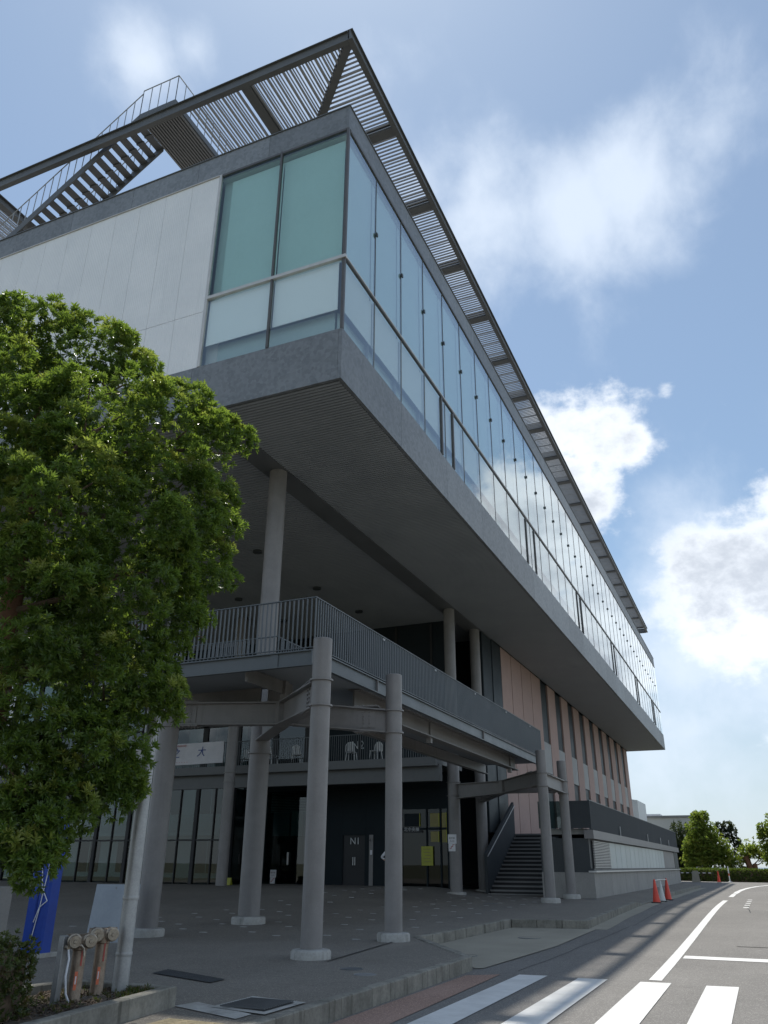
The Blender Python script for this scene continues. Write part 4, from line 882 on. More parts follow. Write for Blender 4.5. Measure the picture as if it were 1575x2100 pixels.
# person standing behind the second front column, back to the camera, hands on hips
def skin_mesh(name, verts, edges, radii, root=0, sub=2):
    me = bpy.data.meshes.new(name); me.from_pydata(verts, edges, []); o = bpy.data.objects.new(name, me); COL.objects.link(o)
    sm = o.modifiers.new('s', 'SKIN'); sm.use_smooth_shade = True
    for i, r in enumerate(radii): d = me.skin_vertices[0].data[i]; d.radius = r if isinstance(r, tuple) else (r, r); d.use_root = (i == root)
    ss_ = o.modifiers.new('u', 'SUBSURF'); ss_.levels = sub; ss_.render_levels = sub
    dg = bpy.context.evaluated_depsgraph_get(); nm = bpy.data.meshes.new_from_object(o.evaluated_get(dg)); bpy.data.objects.remove(o); nm.name = name
    return nm
def person(x, y, z):
    p = thing('person', 'person in a white shirt and dark trousers half hidden behind a front column', 'person', (x, y, z))
    V_ = [(0, 0, .95), (0, 0, 1.1), (0, 0, 1.28), (0, 0, 1.42), (0, 0, 1.50), (.01, 0, 1.56), (.03, 0, 1.63), (.02, 0, 1.71)]; R2 = [(.15, .12), (.135, .10), (.16, .115), (.15, .10), (.055, .055), (.055, .055), (.085, .09), (.07, .075)]
    E_ = [(i, i + 1) for i in range(7)]
    for s_ in (-1, 1):
        k = len(V_); V_ += [(0, s_ * .10, .88), (.02, s_ * .11, .5), (0, s_ * .12, .09), (.12, s_ * .13, .035)]; R2 += [.095, .062, .042, .035]; E_ += [(0, k), (k, k + 1), (k + 1, k + 2), (k + 2, k + 3)]
        k = len(V_); V_ += [(0, s_ * .20, 1.41), (-.02, s_ * .40, 1.22), (.12, s_ * .24, 1.08), (.17, s_ * .18, 1.04)]; R2 += [.062, .045, .03, .03]; E_ += [(3, k), (k, k + 1), (k + 1, k + 2), (k + 2, k + 3)]
        for q in range(5):
            kk = len(V_); fx = .012 * (q - 2)
            V_ += [(.19 + (.0 if q else -.03), s_ * .165, 1.03 + fx * 1.3), (.21 - (.05 if q == 0 else 0), s_ * (.13 if q else .15), 1.0 + fx * 1.6), (.215 - (.06 if q == 0 else 0), s_ * (.105 if q else .14), .975 + fx * 1.6)]; R2 += [.011, .010, .008]; E_ += [(k + 3, kk), (kk, kk + 1), (kk + 1, kk + 2)]
    me = skin_mesh('body', V_, E_, R2)
    for n in ('shirt', 'skin', 'trousers', 'cone_base'): me.materials.append(M[n])
    for f in me.polygons:
        c = f.center; f.use_smooth = True
        if c.z > 1.47: f.material_index = 1
        elif c.z < .10: f.material_index = 3
        elif abs(c.y) > .17 and c.z < 1.15 or c.x > .13 and c.z > .9: f.material_index = 1
        elif c.z < .96: f.material_index = 2
        else: f.material_index = 0
    me.transform(Matrix.Translation((x, y, z))); o = bpy.data.objects.new('body', me); COL.objects.link(o); put(o, p)
    h = MB().lathe((x + .0, y, z + 1.6), [(.06, -.02), (.1, .03), (.108, .09), (.09, .15), (.045, .185), (.005, .195)], 20).obj('hair', 'hair', p, smooth=True)
    for s_ in (-1, 1): MB().lathe((x + .03, y + s_ * .088, z + 1.625), [(.008, -.025), (.02, 0), (.008, .03)], 8).obj('ear', 'skin', p, smooth=True)
    MB().add([(x + .1, y - .012, z + 1.60), (x + .1, y + .012, z + 1.60), (x + .135, y, z + 1.605), (x + .105, y, z + 1.65)], [(0, 1, 2), (1, 3, 2), (3, 0, 2), (0, 3, 1)]).obj('nose', 'skin', p)
person(29.3, 12.63, pz(29.3, 12.63))

# ------------------------------------------------------------------ street things
def cone(x, y, h, mat, label, zf=None):
    z = gz(x) + .004; t = thing('traffic_cone', label, 'traffic cone', (x, y, z))
    MB().box((x - .19, y - .19, z), (x + .19, y + .19, z + .035)).obj('base', 'cone_base', t, bevel=.02)
    MB().lathe((x, y, z + .035), [(.145, 0), (.14, .03), (.045, h - .11), (.038, h - .04), (.03, h - .035), (.02, h)], 24).obj('cone_body', mat, t, smooth=True)
    return z
cone(35.4, 4.12, .80, 'cone_red', 'red traffic cone by the dropped kerb, nearest of the three')
cone(37.0, 4.09, .74, 'cone_white', 'grey white traffic cone between two red ones')
cone(38.7, 4.02, .80, 'cone_red', 'red traffic cone by the dropped kerb, farthest of the three')
cb2 = MB().tube([(35.4, 4.12, gz(36) + .78), (37.0, 4.09, gz(36) + .80), (38.7, 4.02, gz(36) + .78)], .022, 10).obj('cone_bar', 'handrail', None, smooth=True); tag(cb2, 'grey bar laid across the tops of the three cones', 'bar')
cone(84.5, 4.2, .92, 'cone_red', 'small red traffic cone far down the road before the hedge')
sb = thing('sandwich_board', 'pale folding board standing far off in front of the hedge', 'sign board', (84, 6.1, gz(84)))
for s_ in (-1, 1):
    X0 = 84; MB().add([(X0 + s_ * .3, 5.75, gz(84) + .01), (X0 + s_ * .3, 6.45, gz(84) + .01), (X0 + s_ * .03, 6.35, gz(84) + .95), (X0 + s_ * .03, 5.85, gz(84) + .95), (X0 + s_ * .27, 5.75, gz(84) + .01), (X0 + s_ * .27, 6.45, gz(84) + .01), (X0 + s_ * .005, 6.35, gz(84) + .95), (X0 + s_ * .005, 5.85, gz(84) + .95)],
        [(0, 1, 2, 3), (7, 6, 5, 4), (0, 4, 5, 1), (1, 5, 6, 2), (2, 6, 7, 3), (3, 7, 4, 0)]).obj('board', 'apron', sb)
gp = thing('guide_post', 'slim white post with red band beside the far cone', 'post', (84.6, 3.3, gz(84)))
MB().lathe((84.6, 3.3, gz(84) + .004), [(.2, 0), (.2, .05), (.05, .08), (.05, 1.3), (.03, 1.33)], 14).obj('post', 'white_plastic', gp, smooth=True); MB().lathe((84.6, 3.3, gz(84) + .55), [(.054, 0), (.054, .2)], 14).obj('band', 'red_sticker', gp, smooth=True)
rb = thing('barrier_bar', 'black and white striped bar strung before the far hedge', 'barrier', (85.5, 6.6, gz(84)))
for k in range(18): cube('stripe', (85.46, 4.6 + k * .24, gz(84) + .72), (85.54, 4.84 + k * .24, gz(84) + .80), 'white_plastic' if k % 2 else 'cone_base', rb)
for y in (4.7, 8.8): MB().tube([(85.5, y, gz(84)), (85.5, y, gz(84) + .72)], .02, 8).obj('leg', 'cone_base', rb)

# planter with low concrete edge, lamp post, hydrant connections, tap
plz = pz(7, 7)
PLT = [(8.12, 6.0), (8.12, 7.35), (3.0, 8.6), (3.0, 5.3), (5.4, 5.62)]
pl = thing('planter', 'low concrete edged planting bed with bare soil beside the pavement', 'planter', (6.5, 6.7, plz))
def ring(poly, w, z0, z1):
    n = len(poly); c = Vector((sum(p[0] for p in poly) / n, sum(p[1] for p in poly) / n))
    inn = []
    for i in range(n):
        p = Vector(poly[i]); a = (Vector(poly[i - 1]) - p).normalized(); b = (Vector(poly[(i + 1) % n]) - p).normalized(); bi = (a + b).normalized(); inn.append(p + bi * (w / max(.3, abs(bi.x * a.y - bi.y * a.x))))
    return inn
inn = ring(PLT, .13, 0, 0)
n_ = len(PLT)
for i in range(n_):
    j = (i + 1) % n_; a, b, c, d = Vector(PLT[i]), Vector(PLT[j]), inn[j], inn[i]; L = (b - a).length; k = max(1, round(L / .9))
    for q in range(k):
        t0, t1 = q / k + .004 / L * (q > 0), (q + 1) / k - .004 / L * (q < k - 1)
        MB().prism([tuple(a.lerp(b, t0)), tuple(a.lerp(b, t1)), tuple(d.lerp(c, t1)), tuple(d.lerp(c, t0))], plz - .05, plz + .19 + random.uniform(-.003, .003)).obj('edge_stone', 'kerb', pl, bevel=.01)
v = []; f = []; nx, ny = 40, 24
for i in range(nx + 1):
    for j in range(ny + 1):
        x = 3.1 + 4.92 * i / nx; ya = 5.42 + (6.1 - 5.42) * i / nx; yb = 8.45 + (7.25 - 8.45) * i / nx; y = ya + (yb - ya) * j / ny
        v.append((x, y, plz + .12 + .035 * math.sin(x * 5.3 + y * 3) * math.sin(y * 6.1) + random.uniform(-.012, .012)))
for i in range(nx):
    for j in range(ny): a = i * (ny + 1) + j; f.append((a, a + ny + 1, a + ny + 2, a + 1))
mesh_obj('soil', v, f, 'soil', pl, True)
SZ = plz + .12
lp = thing('lamp_post', 'tall grey steel pole rising from the planter into the tree', 'pole', (7.88, 6.57, SZ))
MB().lathe((7.88, 6.57, SZ - .1), [(.085, 0), (.084, .4), (.078, 2.5), (.072, 4.6), (.06, 4.65), (.01, 4.68)], 28).obj('pole', 'galv', lp, smooth=True)
MB().box((7.965, 6.60, SZ), (7.985, 6.66, SZ + 1.25)).obj('conduit', 'steel_dark', lp)
for z in (.35, .9): MB().lathe((7.88, 6.57, SZ + z), [(.088, 0), (.09, .01), (.09, .03), (.088, .04)], 24).obj('band', 'galv', lp, smooth=True)
def hydrant(x, y, label, h):
    t = thing('standpipe', label, 'standpipe', (x, y, SZ), 'twin outlet standpipes in the planter')
    c = MB().lathe((x, y, SZ - .02), [(.115, 0), (.115, .03), (.07, .04), (.066, .06), (.066, h - .12), (.075, h - .11), (.075, h - .02)], 24).obj('riser_pipe', 'rusty', t, smooth=True)
    a = Vector((x, y, SZ + h - .05)); d = Vector((-.62, -.78, 0)); s = Vector((.62, -.50, 0)).normalized()
    for q in (-1, 1):
        o = a + s * q * .075
        MB().tube([o - d * .10, o + d * .06], .062, 20).obj('outlet', 'rusty', t, smooth=True); MB().tube([o + d * .06, o + d * .085, o + d * .09, o + d * .14], [.07, .07, .058, .055], 20).obj('outlet_cap', 'brass', t, smooth=True)
        MB().tube([o + d * .14, o + d * .155], [.02, .016], 8).obj('cap_pin', 'brass', t)
    MB().tube([a - s * .14 - d * .04, a + s * .14 - d * .04], .06, 18).obj('cross_pipe', 'rusty', t, smooth=True)
    n = Vector((-.75, -.66, 0)).normalized(); sd_ = Vector((-n.y, n.x, 0))
    def plate(nm, u, z0, z1, w, mat, off=.068):
        p = Vector((x, y, 0)) + n * off + sd_ * u
        pts = [(p - sd_ * w), (p + sd_ * w)]
        MB().add([(pts[0].x, pts[0].y, z0), (pts[1].x, pts[1].y, z0), (pts[1].x, pts[1].y, z1), (pts[0].x, pts[0].y, z1)] + [(k.x - n.x * .01, k.y - n.y * .01, zz) for k, zz in ((pts[0], z0), (pts[1], z0), (pts[1], z1), (pts[0], z1))], [(0, 1, 2, 3), (7, 6, 5, 4), (0, 4, 5, 1), (1, 5, 6, 2), (2, 6, 7, 3), (3, 7, 4, 0)]).obj(nm, mat, t)
    plate('red_label', 0, SZ + .12, SZ + .28, .014, 'red_sticker'); plate('label_print', 0, SZ + .17, SZ + .24, .006, 'paper', .070)
    plate('red_lettering', .03, SZ + .33, SZ + .52, .008, 'red_text', .0655)
hydrant(7.14, 6.52, 'standpipe with two capped outlets beside the tap post', .60)
hydrant(7.55, 6.60, 'standpipe with two capped outlets beside the lamp post', .63)
tp = thing('tap_post', 'square steel post with a chrome tap and pale hose', 'tap', (7.0, 6.62, SZ))
MB().box((6.965, 6.585, SZ - .05), (7.035, 6.655, SZ + .60)).obj('post', 'galv', tp, bevel=.006)
MB().tube([(7.0, 6.585, SZ + .5), (6.98, 6.52, SZ + .5)], .02, 12).obj('tap_inlet', 'brass', tp, smooth=True)
MB().tube([(6.99, 6.54, SZ + .5), (7.06, 6.43, SZ + .515), (7.075, 6.41, SZ + .49), (7.08, 6.40, SZ + .42)], [.016, .016, .014, .012], 10).obj('tap_spout', 'brass', tp, smooth=True)
MB().tube([(7.03, 6.48, SZ + .515), (7.03, 6.48, SZ + .56)], .008, 8).obj('tap_stem', 'brass', tp); MB().tube([(7.0, 6.51, SZ + .56), (7.06, 6.45, SZ + .56)], .011, 8).obj('tap_handle', 'white_plastic', tp)
MB().tube([(6.99, 6.53, SZ + .48), (6.985, 6.5, SZ + .40), (6.96, 6.49, SZ + .25), (6.985, 6.48, SZ + .1), (7.03, 6.45, SZ + .0)], .010, 8).obj('hose', 'rope', tp, smooth=True)
# blue sheeted panel with rope
bp_ = thing('blue_panel', 'tall bright blue sheeted stand tied with white rope beside the hedge', 'panel', (11.15, 11.0, pz(11, 11)))
bz = pz(11, 11)
MB().box((11.0, 10.86, bz), (11.25, 11.1, bz + 2.1)).obj('sheeted_body', 'blue', bp_, bevel=.03)
MB().box((11.0, 11.103, bz), (11.22, 11.3, bz + 2.0)).obj('side_flap', 'blue', bp_, bevel=.02)
MB().box((10.95, 10.8, bz), (11.35, 11.36, bz + .06)).obj('foot_block', 'plinth', bp_)
for pts in ([(10.985, 10.88, bz + 2.0), (10.978, 10.93, bz + 1.3), (10.978, 11.0, bz + .7), (10.985, 11.08, bz + .25)], [(10.985, 11.09, bz + 1.35), (10.976, 11.0, bz + 1.0), (10.985, 10.865, bz + .82)], [(10.985, 10.865, bz + .82), (10.976, 11.0, bz + .72), (10.985, 11.09, bz + .5)]):
    MB().tube(pts, .008, 6).obj('rope', 'rope', bp_, smooth=True)
lbd = thing('leaning_board', 'grey sheet board leaning by the left column base', 'board', (13.6, 11.75, pz(13.6, 11.8)))
b0 = pz(13.6, 11.8)
MB().add([(13.35, 12.1, b0), (13.75, 11.35, b0), (13.98, 11.45, b0 + 1.0), (13.58, 12.2, b0 + 1.0), (13.37, 12.11, b0), (13.77, 11.36, b0), (14.0, 11.46, b0 + 1.0), (13.6, 12.21, b0 + 1.0)], [(0, 1, 2, 3), (7, 6, 5, 4), (0, 4, 5, 1), (1, 5, 6, 2), (2, 6, 7, 3), (3, 7, 4, 0)]).obj('sheet', 'board', lbd)
MB().tube([(13.9, 11.9, b0), (13.75, 11.85, b0 + .95)], .015, 8).obj('prop', 'galv', lbd)
lw = tag(MB().slab((8.6, 12.6), (11.4, 12.2), .25, plz - .05, plz + 1.0).obj('garden_wall', 'concrete'), 'low plain concrete wall behind the clipped hedge', 'wall')

# ------------------------------------------------------------------ vegetation
def leaf_mesh(name, P, U, Nn, L, Wd, tone, mat, parent, curl=.25):
    """one folded two-triangle leaf per row: P base, U direction, Nn blade normal"""
    n = len(P); S = np.cross(U, Nn); S /= np.linalg.norm(S, axis=1)[:, None] + 1e-9
    L = np.broadcast_to(L, n)[:, None]; Wd = np.broadcast_to(Wd, n)[:, None]
    mid = P + U * L * .55 + Nn * L * .04
    v = np.stack([P, mid + S * Wd * .5 + Nn * Wd * curl, P + U * L - Nn * L * .08, mid - S * Wd * .5 + Nn * Wd * curl], 1).reshape(-1, 3)
    b = np.arange(n) * 4; tri = np.stack([np.stack([b, b + 1, b + 2], 1), np.stack([b, b + 2, b + 3], 1)], 1).reshape(-1, 3)
    me = bpy.data.meshes.new(name); me.vertices.add(len(v)); me.vertices.foreach_set('co', v.ravel().astype(np.float32))
    me.loops.add(tri.size); me.loops.foreach_set('vertex_index', tri.ravel().astype(np.int32))
    me.polygons.add(len(tri)); me.polygons.foreach_set('loop_start', np.arange(0, tri.size, 3, dtype=np.int32)); me.polygons.foreach_set('loop_total', np.full(len(tri), 3, np.int32))
    me.update(); me.validate()
    at = me.color_attributes.new('tone', 'FLOAT_COLOR', 'POINT'); c = np.ones((n, 4, 4), np.float32); c[:, :, 0] = tone[:, 0:1]; c[:, :, 1] = tone[:, 1:2]; c[:, :, 2] = 0
    at.data.foreach_set('color', c.ravel()); me.materials.append(M[mat])
    o = bpy.data.objects.new(name, me); COL.objects.link(o)
    if parent is not None: put(o, parent)
    return o
def unit(a): return a / (np.linalg.norm(a, axis=1)[:, None] + 1e-9)
def rosettes(C, D, nl, L, Wd, tone, name, mat, parent, spread=1.1):
    """whorls of leaves: centres C, axes D"""
    n = len(C); D = unit(D); ref = np.where(np.abs(D[:, 2:3]) < .9, np.array([[0, 0, 1.]]), np.array([[1., 0, 0]])); A = unit(np.cross(D, ref)); B = np.cross(D, A)
    k = np.arange(nl); ph = (k * 2.399)[None, :] + rng.uniform(0, 6.28, (n, 1)); tilt = spread * (.35 + .75 * (k / nl))[None, :] + rng.uniform(-.18, .18, (n, nl))
    U = (np.cos(ph)[..., None] * A[:, None] + np.sin(ph)[..., None] * B[:, None]) * np.sin(tilt)[..., None] + D[:, None] * np.cos(tilt)[..., None]
    U = U.reshape(-1, 3); U[:, 2] -= .12; U = unit(U); DD = np.repeat(D, nl, 0); S = unit(np.cross(U, DD)); Nn = unit(np.cross(S, U))
    P = np.repeat(C, nl, 0) + U * .006
    LL = L * rng.uniform(.7, 1.2, n * nl); T = np.repeat(tone, nl, 0) + rng.uniform(-.12, .12, (n * nl, 2)); T = np.clip(T, 0, 1)
    return leaf_mesh(name, P, U, Nn, LL, Wd * LL / L * rng.uniform(.85, 1.15, n * nl), T, mat, parent)
BL0 = [(6.75, 8.8, 8.75, .69), (7.33, 8.18, 8.55, .7), (7.82, 7.69, 8.2, .59), (6.59, 9.14, 8.47, .72), (6.11, 7.81, 6.81, .81), (6.48, 6.81, 6.5, .92), (7.27, 6.35, 6.88, .68), (7.95, 6.21, 6.9, .56), (6.16, 6.95, 5.32, 1.02), (7.05, 6.37, 5.59, .97), (7.76, 6.19, 5.85, .55), (8.07, 6.25, 5.14, .49), (7.04, 6.48, 4.52, .87), (6.25, 7.07, 4.24, .93), (7.75, 6.39, 4.28, .46), (7.05, 6.78, 3.67, .74), (6.48, 7.15, 3.31, .7), (7.59, 6.55, 3.47, .44), (6.93, 6.83, 2.78, .57), (6.55, 7.23, 2.5, .58), (7.36, 6.68, 2.66, .42), (7.46, 6.63, 2.3, .3), (6.86, 6.84, 2.16, .37), (6.48, 6.94, 1.91, .37), (6.55, 6.74, 1.61, .2), (5.63, 7.91, 5.59, 1.14), (6.0, 7.91, 3.93, 1.2), (6.38, 7.66, 2.39, .63),
      (5.2, 9.0, 7.2, 1.2), (6.6, 8.9, 7.3, 1.1), (7.4, 7.7, 6.4, .8), (7.3, 8.0, 4.6, .9)]
BL = [(a, b, c, d * .92) for a, b, c, d in BL0]
def big_tree():
    t = thing('evergreen_tree', 'large dense evergreen tree with whorled leaves in front of the building', 'tree', (6.35, 7.75, SZ))
    tr = MB().tube([(6.35, 7.75, SZ - .1), (6.4, 7.7, 1.2), (6.5, 7.65, 2.2), (6.55, 7.7, 3.2), (6.5, 7.75, 4.6), (6.55, 7.9, 6.2), (6.6, 8.2, 7.8)], [.2, .17, .155, .14, .12, .08, .04], 14).obj('trunk', 'bark_red', t, smooth=True)
    for (a, b) in zip([2.0, 2.4, 2.9, 3.3, 3.6, 4.3, 4.8, 5.2, 5.6, 6.2, 6.6, 7.0, 4.0, 3.0], [(7.2, 6.75, 2.6), (6.6, 7.0, 2.3), (7.5, 6.6, 3.5), (6.5, 7.1, 3.6), (7.7, 6.4, 4.3), (7.1, 6.5, 4.9), (8.0, 6.25, 5.2), (6.2, 6.9, 5.6), (7.7, 6.3, 6.0), (6.5, 6.9, 6.6), (7.9, 6.3, 6.9), (7.7, 7.7, 8.2), (5.8, 7.9, 4.4), (5.9, 7.9, 3.9)]):
        p0 = Vector((6.5, 7.7, a)); p1 = Vector(b); mdl = p0.lerp(p1, .5) + Vector((random.uniform(-.1, .1), random.uniform(-.1, .1), -.12))
        MB().tube([p0, mdl, p1], [.05, .034, .012], 8).obj('limb', 'bark', t, smooth=True)
        for q in range(3):
            e = p1 + Vector((random.uniform(-.5, .5), random.uniform(-.5, .3), random.uniform(-.1, .5))); MB().tube([mdl.lerp(p1, .4 + .2 * q), e], [.016, .006], 6).obj('limb', 'bark', t)
    cs = []; ds = []; ton = []
    for (x, y, z, r) in BL:
        # branch-tip tufts over the surface of each bough, each tuft a bunch of leaf whorls; a looser fill inside
        m_ = int(46 * r * r + 14); u = unit(rng.normal(size=(m_, 3)) + np.array([-.25, -.35, .15])); lump = 1 + .14 * np.sin(u[:, 0] * 5 + x * 3) * np.sin(u[:, 1] * 6 + z)
        tc_ = np.array([x, y, z]) + u * (r * lump * rng.uniform(.78, 1.04, m_))[:, None]
        tr_ = rng.uniform(.10, .19, m_); ty = (rng.random(m_) < .22 + .4 * np.clip(u[:, 2], 0, 1) * (z > 4.5)) * rng.uniform(.25, 1.0, m_); tg = rng.uniform(.05, .75, m_)  # young yellow tips, plus painted sunlight: likelier on high, upward-facing tufts
        kk = 15; v = unit(rng.normal(size=(m_, kk, 3)).reshape(-1, 3) + np.array([0, 0, .25]) + np.repeat(u, kk, 0) * .45)
        p = np.repeat(tc_, kk, 0) + v * (np.repeat(tr_, kk) * rng.uniform(.55, 1.1, m_ * kk))[:, None]
        d = v * .9 + np.repeat(u, kk, 0) * .35 + np.array([0, 0, .45]) + rng.normal(0, .2, v.shape)
        t0 = np.clip(np.repeat(tg, kk) + .25 * v[:, 2], 0, 1); t1 = np.repeat(ty, kk) * np.clip(.35 + .8 * v[:, 2], 0, 1)  # light from above put into the tone of each tuft's top
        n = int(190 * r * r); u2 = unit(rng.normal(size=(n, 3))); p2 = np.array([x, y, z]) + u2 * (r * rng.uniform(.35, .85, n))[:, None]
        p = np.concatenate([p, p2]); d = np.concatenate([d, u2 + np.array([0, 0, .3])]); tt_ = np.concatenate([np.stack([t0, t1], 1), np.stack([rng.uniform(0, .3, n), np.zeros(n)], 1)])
        ins = np.zeros(len(p), bool)
        for (a, b, c, q) in BL:
            if (a, b, c) != (x, y, z): ins |= np.linalg.norm(p - np.array([a, b, c]), axis=1) < q * .66
        cs.append(p[~ins]); ds.append(d[~ins]); ton.append(tt_[~ins])
    C = np.concatenate(cs); D = np.concatenate(ds); T = np.concatenate(ton)
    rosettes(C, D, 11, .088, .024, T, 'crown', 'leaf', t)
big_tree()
def cloud_tree(name, label, base, blobs_, mat, leafL, dens, trunk_r, group=None, bark='bark', stakes=(), split=1):
    t = thing(name, label, 'tree', base, group); b = Vector(base); top = max(z for _, _, z, _ in blobs_)
    MB().tube([b + Vector((0, 0, -.2)), b + Vector((.05, .03, top * .45)), b + Vector((0, 0, top * .9))], [trunk_r, trunk_r * .75, trunk_r * .3], 10).obj('trunk', bark, t, smooth=True)
    cs = []; ds = []; ton = []
    for (x, y, z, r) in blobs_:
        MB().tube([b + Vector((0, 0, max(.4, z * .55))), b + Vector((x * .5, y * .5, z * .82)), b + Vector((x, y, z))], [trunk_r * .4, trunk_r * .25, trunk_r * .1], 7).obj('limb', bark, t)
        n = int(dens * r * r); u = unit(rng.normal(size=(n, 3))); rad = r * rng.uniform(.45, 1.1, n) * (1 + .22 * np.sin(u[:, 0] * 6 + z) * np.sin(u[:, 1] * 5 + x))
        p = np.array([b.x + x, b.y + y, b.z + z]) + u * rad[:, None]; cs.append(p); ds.append(u + np.array([0, 0, .4])); ton.append(np.stack([np.clip(.5 + .4 * u[:, 2] + rng.uniform(-.3, .3, n), 0, 1), (rng.random(n) < .3) * rng.uniform(.2, .9, n)], 1))
    rosettes(np.concatenate(cs), np.concatenate(ds), 5, leafL, leafL * .45, np.concatenate(ton), 'crown', mat, t)
    for (dx, dy) in stakes: MB().tube([b + Vector((dx, dy, -.1)), b + Vector((dx * .35, dy * .35, 2.1))], .05, 8).obj('stake', 'wood', t)
zz = .25
bl = [(0, .6, 2.2, 1.1), (0, -.6, 2.3, 1.2), (0, 1.4, 3.2, .9), (0, .2, 3.6, 1.3), (0, -1.2, 3.2, 1.1), (0, .5, 4.9, 1.0), (0, -.5, 4.6, 1.0), (0, .1, 5.9, .75), (0, .5, 6.3, .45), (0, -.35, 6.3, .45), (0, -1.9, 2.2, .9), (0, 1.7, 2.0, .8), (1, 0, 3, 1.3)]
cloud_tree('broadleaf_tree', 'bushy yellow green tree beyond the far hedge, beside the pale hall', (97, 5.7, zz), bl, 'leaf_far', .26, 300, .12, stakes=((-.6, 1.6), (-.6, -1.5)))
cloud_tree('pine_tree', 'thin dark pine with flat sparse tufts beyond the hedge', (99, 3.6, zz), [(0, .5, 5.3, .42), (0, -.3, 5.35, .5), (0, -.8, 4.9, .4), (0, .1, 4.6, .4), (0, -1.0, 3.9, .38), (0, -.5, 4.1, .3), (0, -1.1, 3.3, .42), (0, .6, 4.4, .3), (0, -.4, 2.5, .45), (0, .3, 1.6, .5)], 'leaf_pine', .3, 240, .10)
cloud_tree('young_tree', 'small light tree with open branches right of the thin pine', (97, 2.4, zz), [(0, .2, 1.9, .5), (0, .6, 1.3, .45), (0, -.4, 1.5, .4)], 'leaf_far', .26, 200, .05)
tk = thing('pruned_tree', 'thick reddish pruned trunk with a few leafy shoots beyond the hedge', 'tree', (97, 1.6, zz))
MB().tube([(97, 1.6, zz - .2), (97, 1.6, 1.4), (97, 1.75, 2.0), (97, 1.9, 2.6)], [.34, .3, .3, .36], 12).obj('trunk', 'bark_red', tk, smooth=True)
MB().tube([(97, 1.1, zz - .2), (97, 1.15, 1.9)], [.3, .22], 10).obj('stub', 'bark_red', tk, smooth=True)
for e in ((97, .4, 2.7), (97, .2, 2.2), (97, 2.3, 3.2)): MB().tube([(97, 1.5, 1.6), Vector((97, 1.5, 1.6)).lerp(Vector(e), .6) + Vector((0, 0, -.1)), e], [.08, .05, .02], 7).obj('limb', 'bark', tk)
cc = np.concatenate([np.array(c_) + rng.normal(0, s_, (n, 3)) for c_, s_, n in (((97, 1.5, 3.1), .4, 150), ((97, .8, 3.1), .35, 130), ((97, .2, 2.6), .3, 80), ((97, 2.2, 2.7), .3, 70))])
rosettes(cc, rng.normal(size=cc.shape) + np.array([0, 0, .6]), 5, .26, .12, np.stack([rng.uniform(.3, 1, len(cc)), (rng.random(len(cc)) < .3) * .8], 1), 'crown', 'leaf_far', tk)
cloud_tree('broadleaf_tree', 'tall leafy tree cut off by the right edge of the view', (95, -.9, zz), [(0, .8, 4.3, .5), (0, .5, 3.4, .6), (0, 0, 4.9, .7), (0, .2, 2.2, .8), (0, -.8, 4.0, 1.2), (0, -.8, 5.6, .9), (0, .9, 5.0, .3)], 'leaf_far', .3, 260, .12)
cloud_tree('street_tree', 'leafy tree whose branch tip just enters at the right edge', (36, -4.6, gz(36)), [(0, .0, 7.2, 1.3), (0, 1.2, 7.0, .8), (0, -1.2, 6.6, 1.4), (.5, 0, 5.6, 1.3), (-.6, .4, 8.2, 1.0)], 'leaf_far', .22, 420, .16)
def hedge(name, label, pts, h, d, mat, leafL, dens, z0, parent_core=True):
    t = thing(name, label, 'hedge', (pts[0][0], pts[0][1], z0))
    cs = []; ds = []
    for a, b in zip(pts, pts[1:]):
        a = np.array([*a, z0]); b = np.array([*b, z0]); L = np.linalg.norm(b - a); dd = (b - a) / L; s = np.array([-dd[1], dd[0], 0])
        MB().slab(tuple(a[:2]), tuple(b[:2]), d * .82, z0, z0 + h * .92).obj('stems', 'bark', t)
        for face, area in (('top', L * d), ('f', L * h), ('k', L * h), ('e', d * h)):
            n = int(area * dens); u = rng.random(n)[:, None] * L; w = rng.random(n)[:, None]
            if face == 'top': p = a + dd * u + s * (w - .5) * d + np.array([0, 0, h]); nr = np.array([0, 0, 1.])
            elif face == 'f': p = a + dd * u - s * d * .5 + np.array([0, 0, 1]) * w * h; nr = -s
            elif face == 'k': p = a + dd * u + s * d * .5 + np.array([0, 0, 1]) * w * h; nr = s
            else: p = b + s * (rng.random(n)[:, None] - .5) * d + np.array([0, 0, 1]) * w * h; nr = dd
            p = p + rng.normal(0, .03, p.shape) + nr * (rng.uniform(-.05, .02, n) + .05 * np.sin(p[:, 0] * 5) * np.sin(p[:, 1] * 4 + p[:, 2] * 5))[:, None]
            cs.append(p); ds.append(np.broadcast_to(nr, p.shape) + rng.normal(0, .45, p.shape))
    C = np.concatenate(cs); T = np.stack([rng.uniform(0, 1, len(C)), (rng.random(len(C)) < .28) * rng.uniform(.2, .9, len(C))], 1)
    rosettes(C, np.concatenate(ds), 6, leafL, leafL * .5, T, 'foliage', mat, t)
hedge('clipped_hedge', 'clipped reddish green hedge at the lower left corner beside the planter pipes', [(3.6, 6.7), (6.25, 6.75)], .56, 1.05, 'leaf_hedge', .045, 620, SZ)
hedge('road_hedge', 'long clipped green hedge across the far end of the road', [(92, 9.2), (88.2, 3.5), (86, -8)], 1.02, 1.0, 'leaf_hedge_far', .15, 90, gz(90))
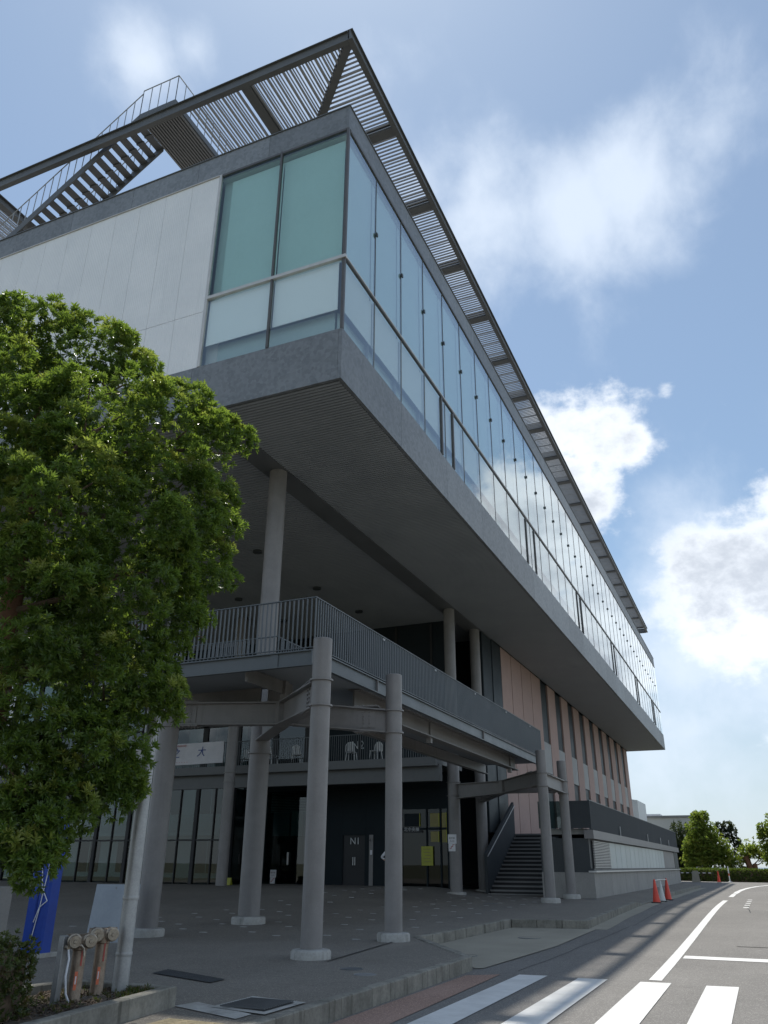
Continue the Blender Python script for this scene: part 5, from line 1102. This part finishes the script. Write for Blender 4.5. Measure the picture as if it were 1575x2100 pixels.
def tufts():
    n = 260; c = np.stack([rng.uniform(5.9, 8.0, n), rng.uniform(6.15, 7.1, n), np.full(n, SZ + .01)], 1); k = rng.random(n) < .45
    c[k] = np.array([7.86, 6.33, SZ]) + rng.normal(0, [.09, .07, .02], (k.sum(), 3))
    o = rosettes(c, np.array([0, 0, 1.]) + rng.normal(0, .3, c.shape), 5, .055, .012, np.stack([rng.uniform(.2, 1, n), (rng.random(n) < .35) * .9], 1), 'ground_weeds', 'leaf_hedge', None)
    o['kind'] = 'stuff'; o['label'] = 'small weeds growing on the bare soil of the planter'; o['category'] = 'weeds'
    n = 1500; c = np.stack([rng.uniform(5.6, 8.0, n), rng.uniform(6.12, 7.2, n), np.full(n, SZ + .025)], 1)
    o = leaf_mesh('leaf_litter', c, unit(rng.normal(size=(n, 3)) * [1, 1, .15]), unit(np.array([0, 0, 1.]) + rng.normal(0, .35, (n, 3))), .045, .018, np.stack([np.zeros(n), rng.random(n)], 1), 'bark', None); o['kind'] = 'stuff'; o['label'] = 'dry fallen leaves scattered over the planter soil'; o['category'] = 'leaves'
tufts()

# ------------------------------------------------------------------ buildings further off
hall = thing('far_hall', 'pale grey hall with flat roof behind the terrace and trees', 'building', (130, 14, .2))
MB().box((122, 8.3, -.2), (150, 34, 7.7)).obj('wall', 'pale_wall', hall); box('roof_edge', (121.8, 8.1, 7.702), (150, 34.2, 7.95), 'louvre', hall); box('roof_unit', (128, 13, 7.952), (131, 15.4, 8.5), 'white_wall', hall)
for y in (9.0, 10.9): wv_ = box('window', (121.93, y, 1.0), (121.99, y + 1.6, 5.0), 'window_dark', hall); cube('window_bar', (121.9, y + .77, 1.0), (121.928, y + .83, 5.0), 'frame_pale', wv_)
for y in (15, 17.2): MB().lathe((121.9, y, 6.2), [(.12, 0), (.15, .1), (.05, .3)], 10).obj('wall_lamp', 'frame_pale', hall)
fin = thing('white_tower', 'tall white wall block just past the end of the pink wall', 'building', (112, 15, .2))
MB().prism([(110, 13.7), (118, 13.7), (118, 18), (110, 18)], -.2, [9.2, 9.2, 9.9, 9.9]).obj('wall', 'white_wall', fin); MB().box((109.95, 13.72, 6.6), (109.99, 14.1, 6.9)).obj('vent', 'louvre', fin)
vine_c = np.stack([rng.uniform(103, 106, 1500), rng.uniform(7.6, 9.6, 1500), np.zeros(1500)], 1); vine_c[:, 2] = .3 + rng.random(1500) ** 1.1 * (4.6 + 1.4 * np.sin(vine_c[:, 1] * 9))
vt = thing('conifer_row', 'dark narrow evergreens standing close against the pale hall', 'shrubs', (104, 8.6, .2)); rosettes(vine_c, rng.normal(size=vine_c.shape) + np.array([-.5, 0, .8]), 5, .4, .12, np.stack([rng.uniform(0, .6, 1500), np.zeros(1500)], 1), 'foliage', 'leaf_pine', vt)
for y in (7.9, 8.6, 9.3): MB().tube([(104.5, y, 0), (104.5, y, 4.6)], [.12, .03], 8).obj('stem', 'bark', vt)
nb = thing('neighbour_building', 'white building with windows and balcony rails seen through the lobby glass', 'building', (50, 36, .3))
MB().box((47, 28.2, 0), (60, 90, 16)).obj('wall', 'white_wall', nb)
for j, z in enumerate((1.0, 4.6, 8.2)):
    for k in range(9):
        y = 29.2 + k * 3.3; w_ = box('window', (46.94, y, z), (46.99, y + 1.7, z + 1.9), 'window_dark', nb); cube('window_bar', (46.9, y + .82, z), (46.938, y + .88, z + 1.9), 'frame_pale', w_)
for z in (3.4, 7.0):
    box('balcony', (45.6, 28.4, z - .18), (46.93, 59, z), 'white_wall', nb); bm_ = MB()
    for k in range(250): bm_.box((45.65, 28.5 + k * .12, z), (45.68, 28.53 + k * .12, z + 1.0))
    bm_.box((45.63, 28.4, z + 1.0), (45.7, 59, z + 1.05)); bm_.obj('balcony_rail', 'white_plastic', nb)
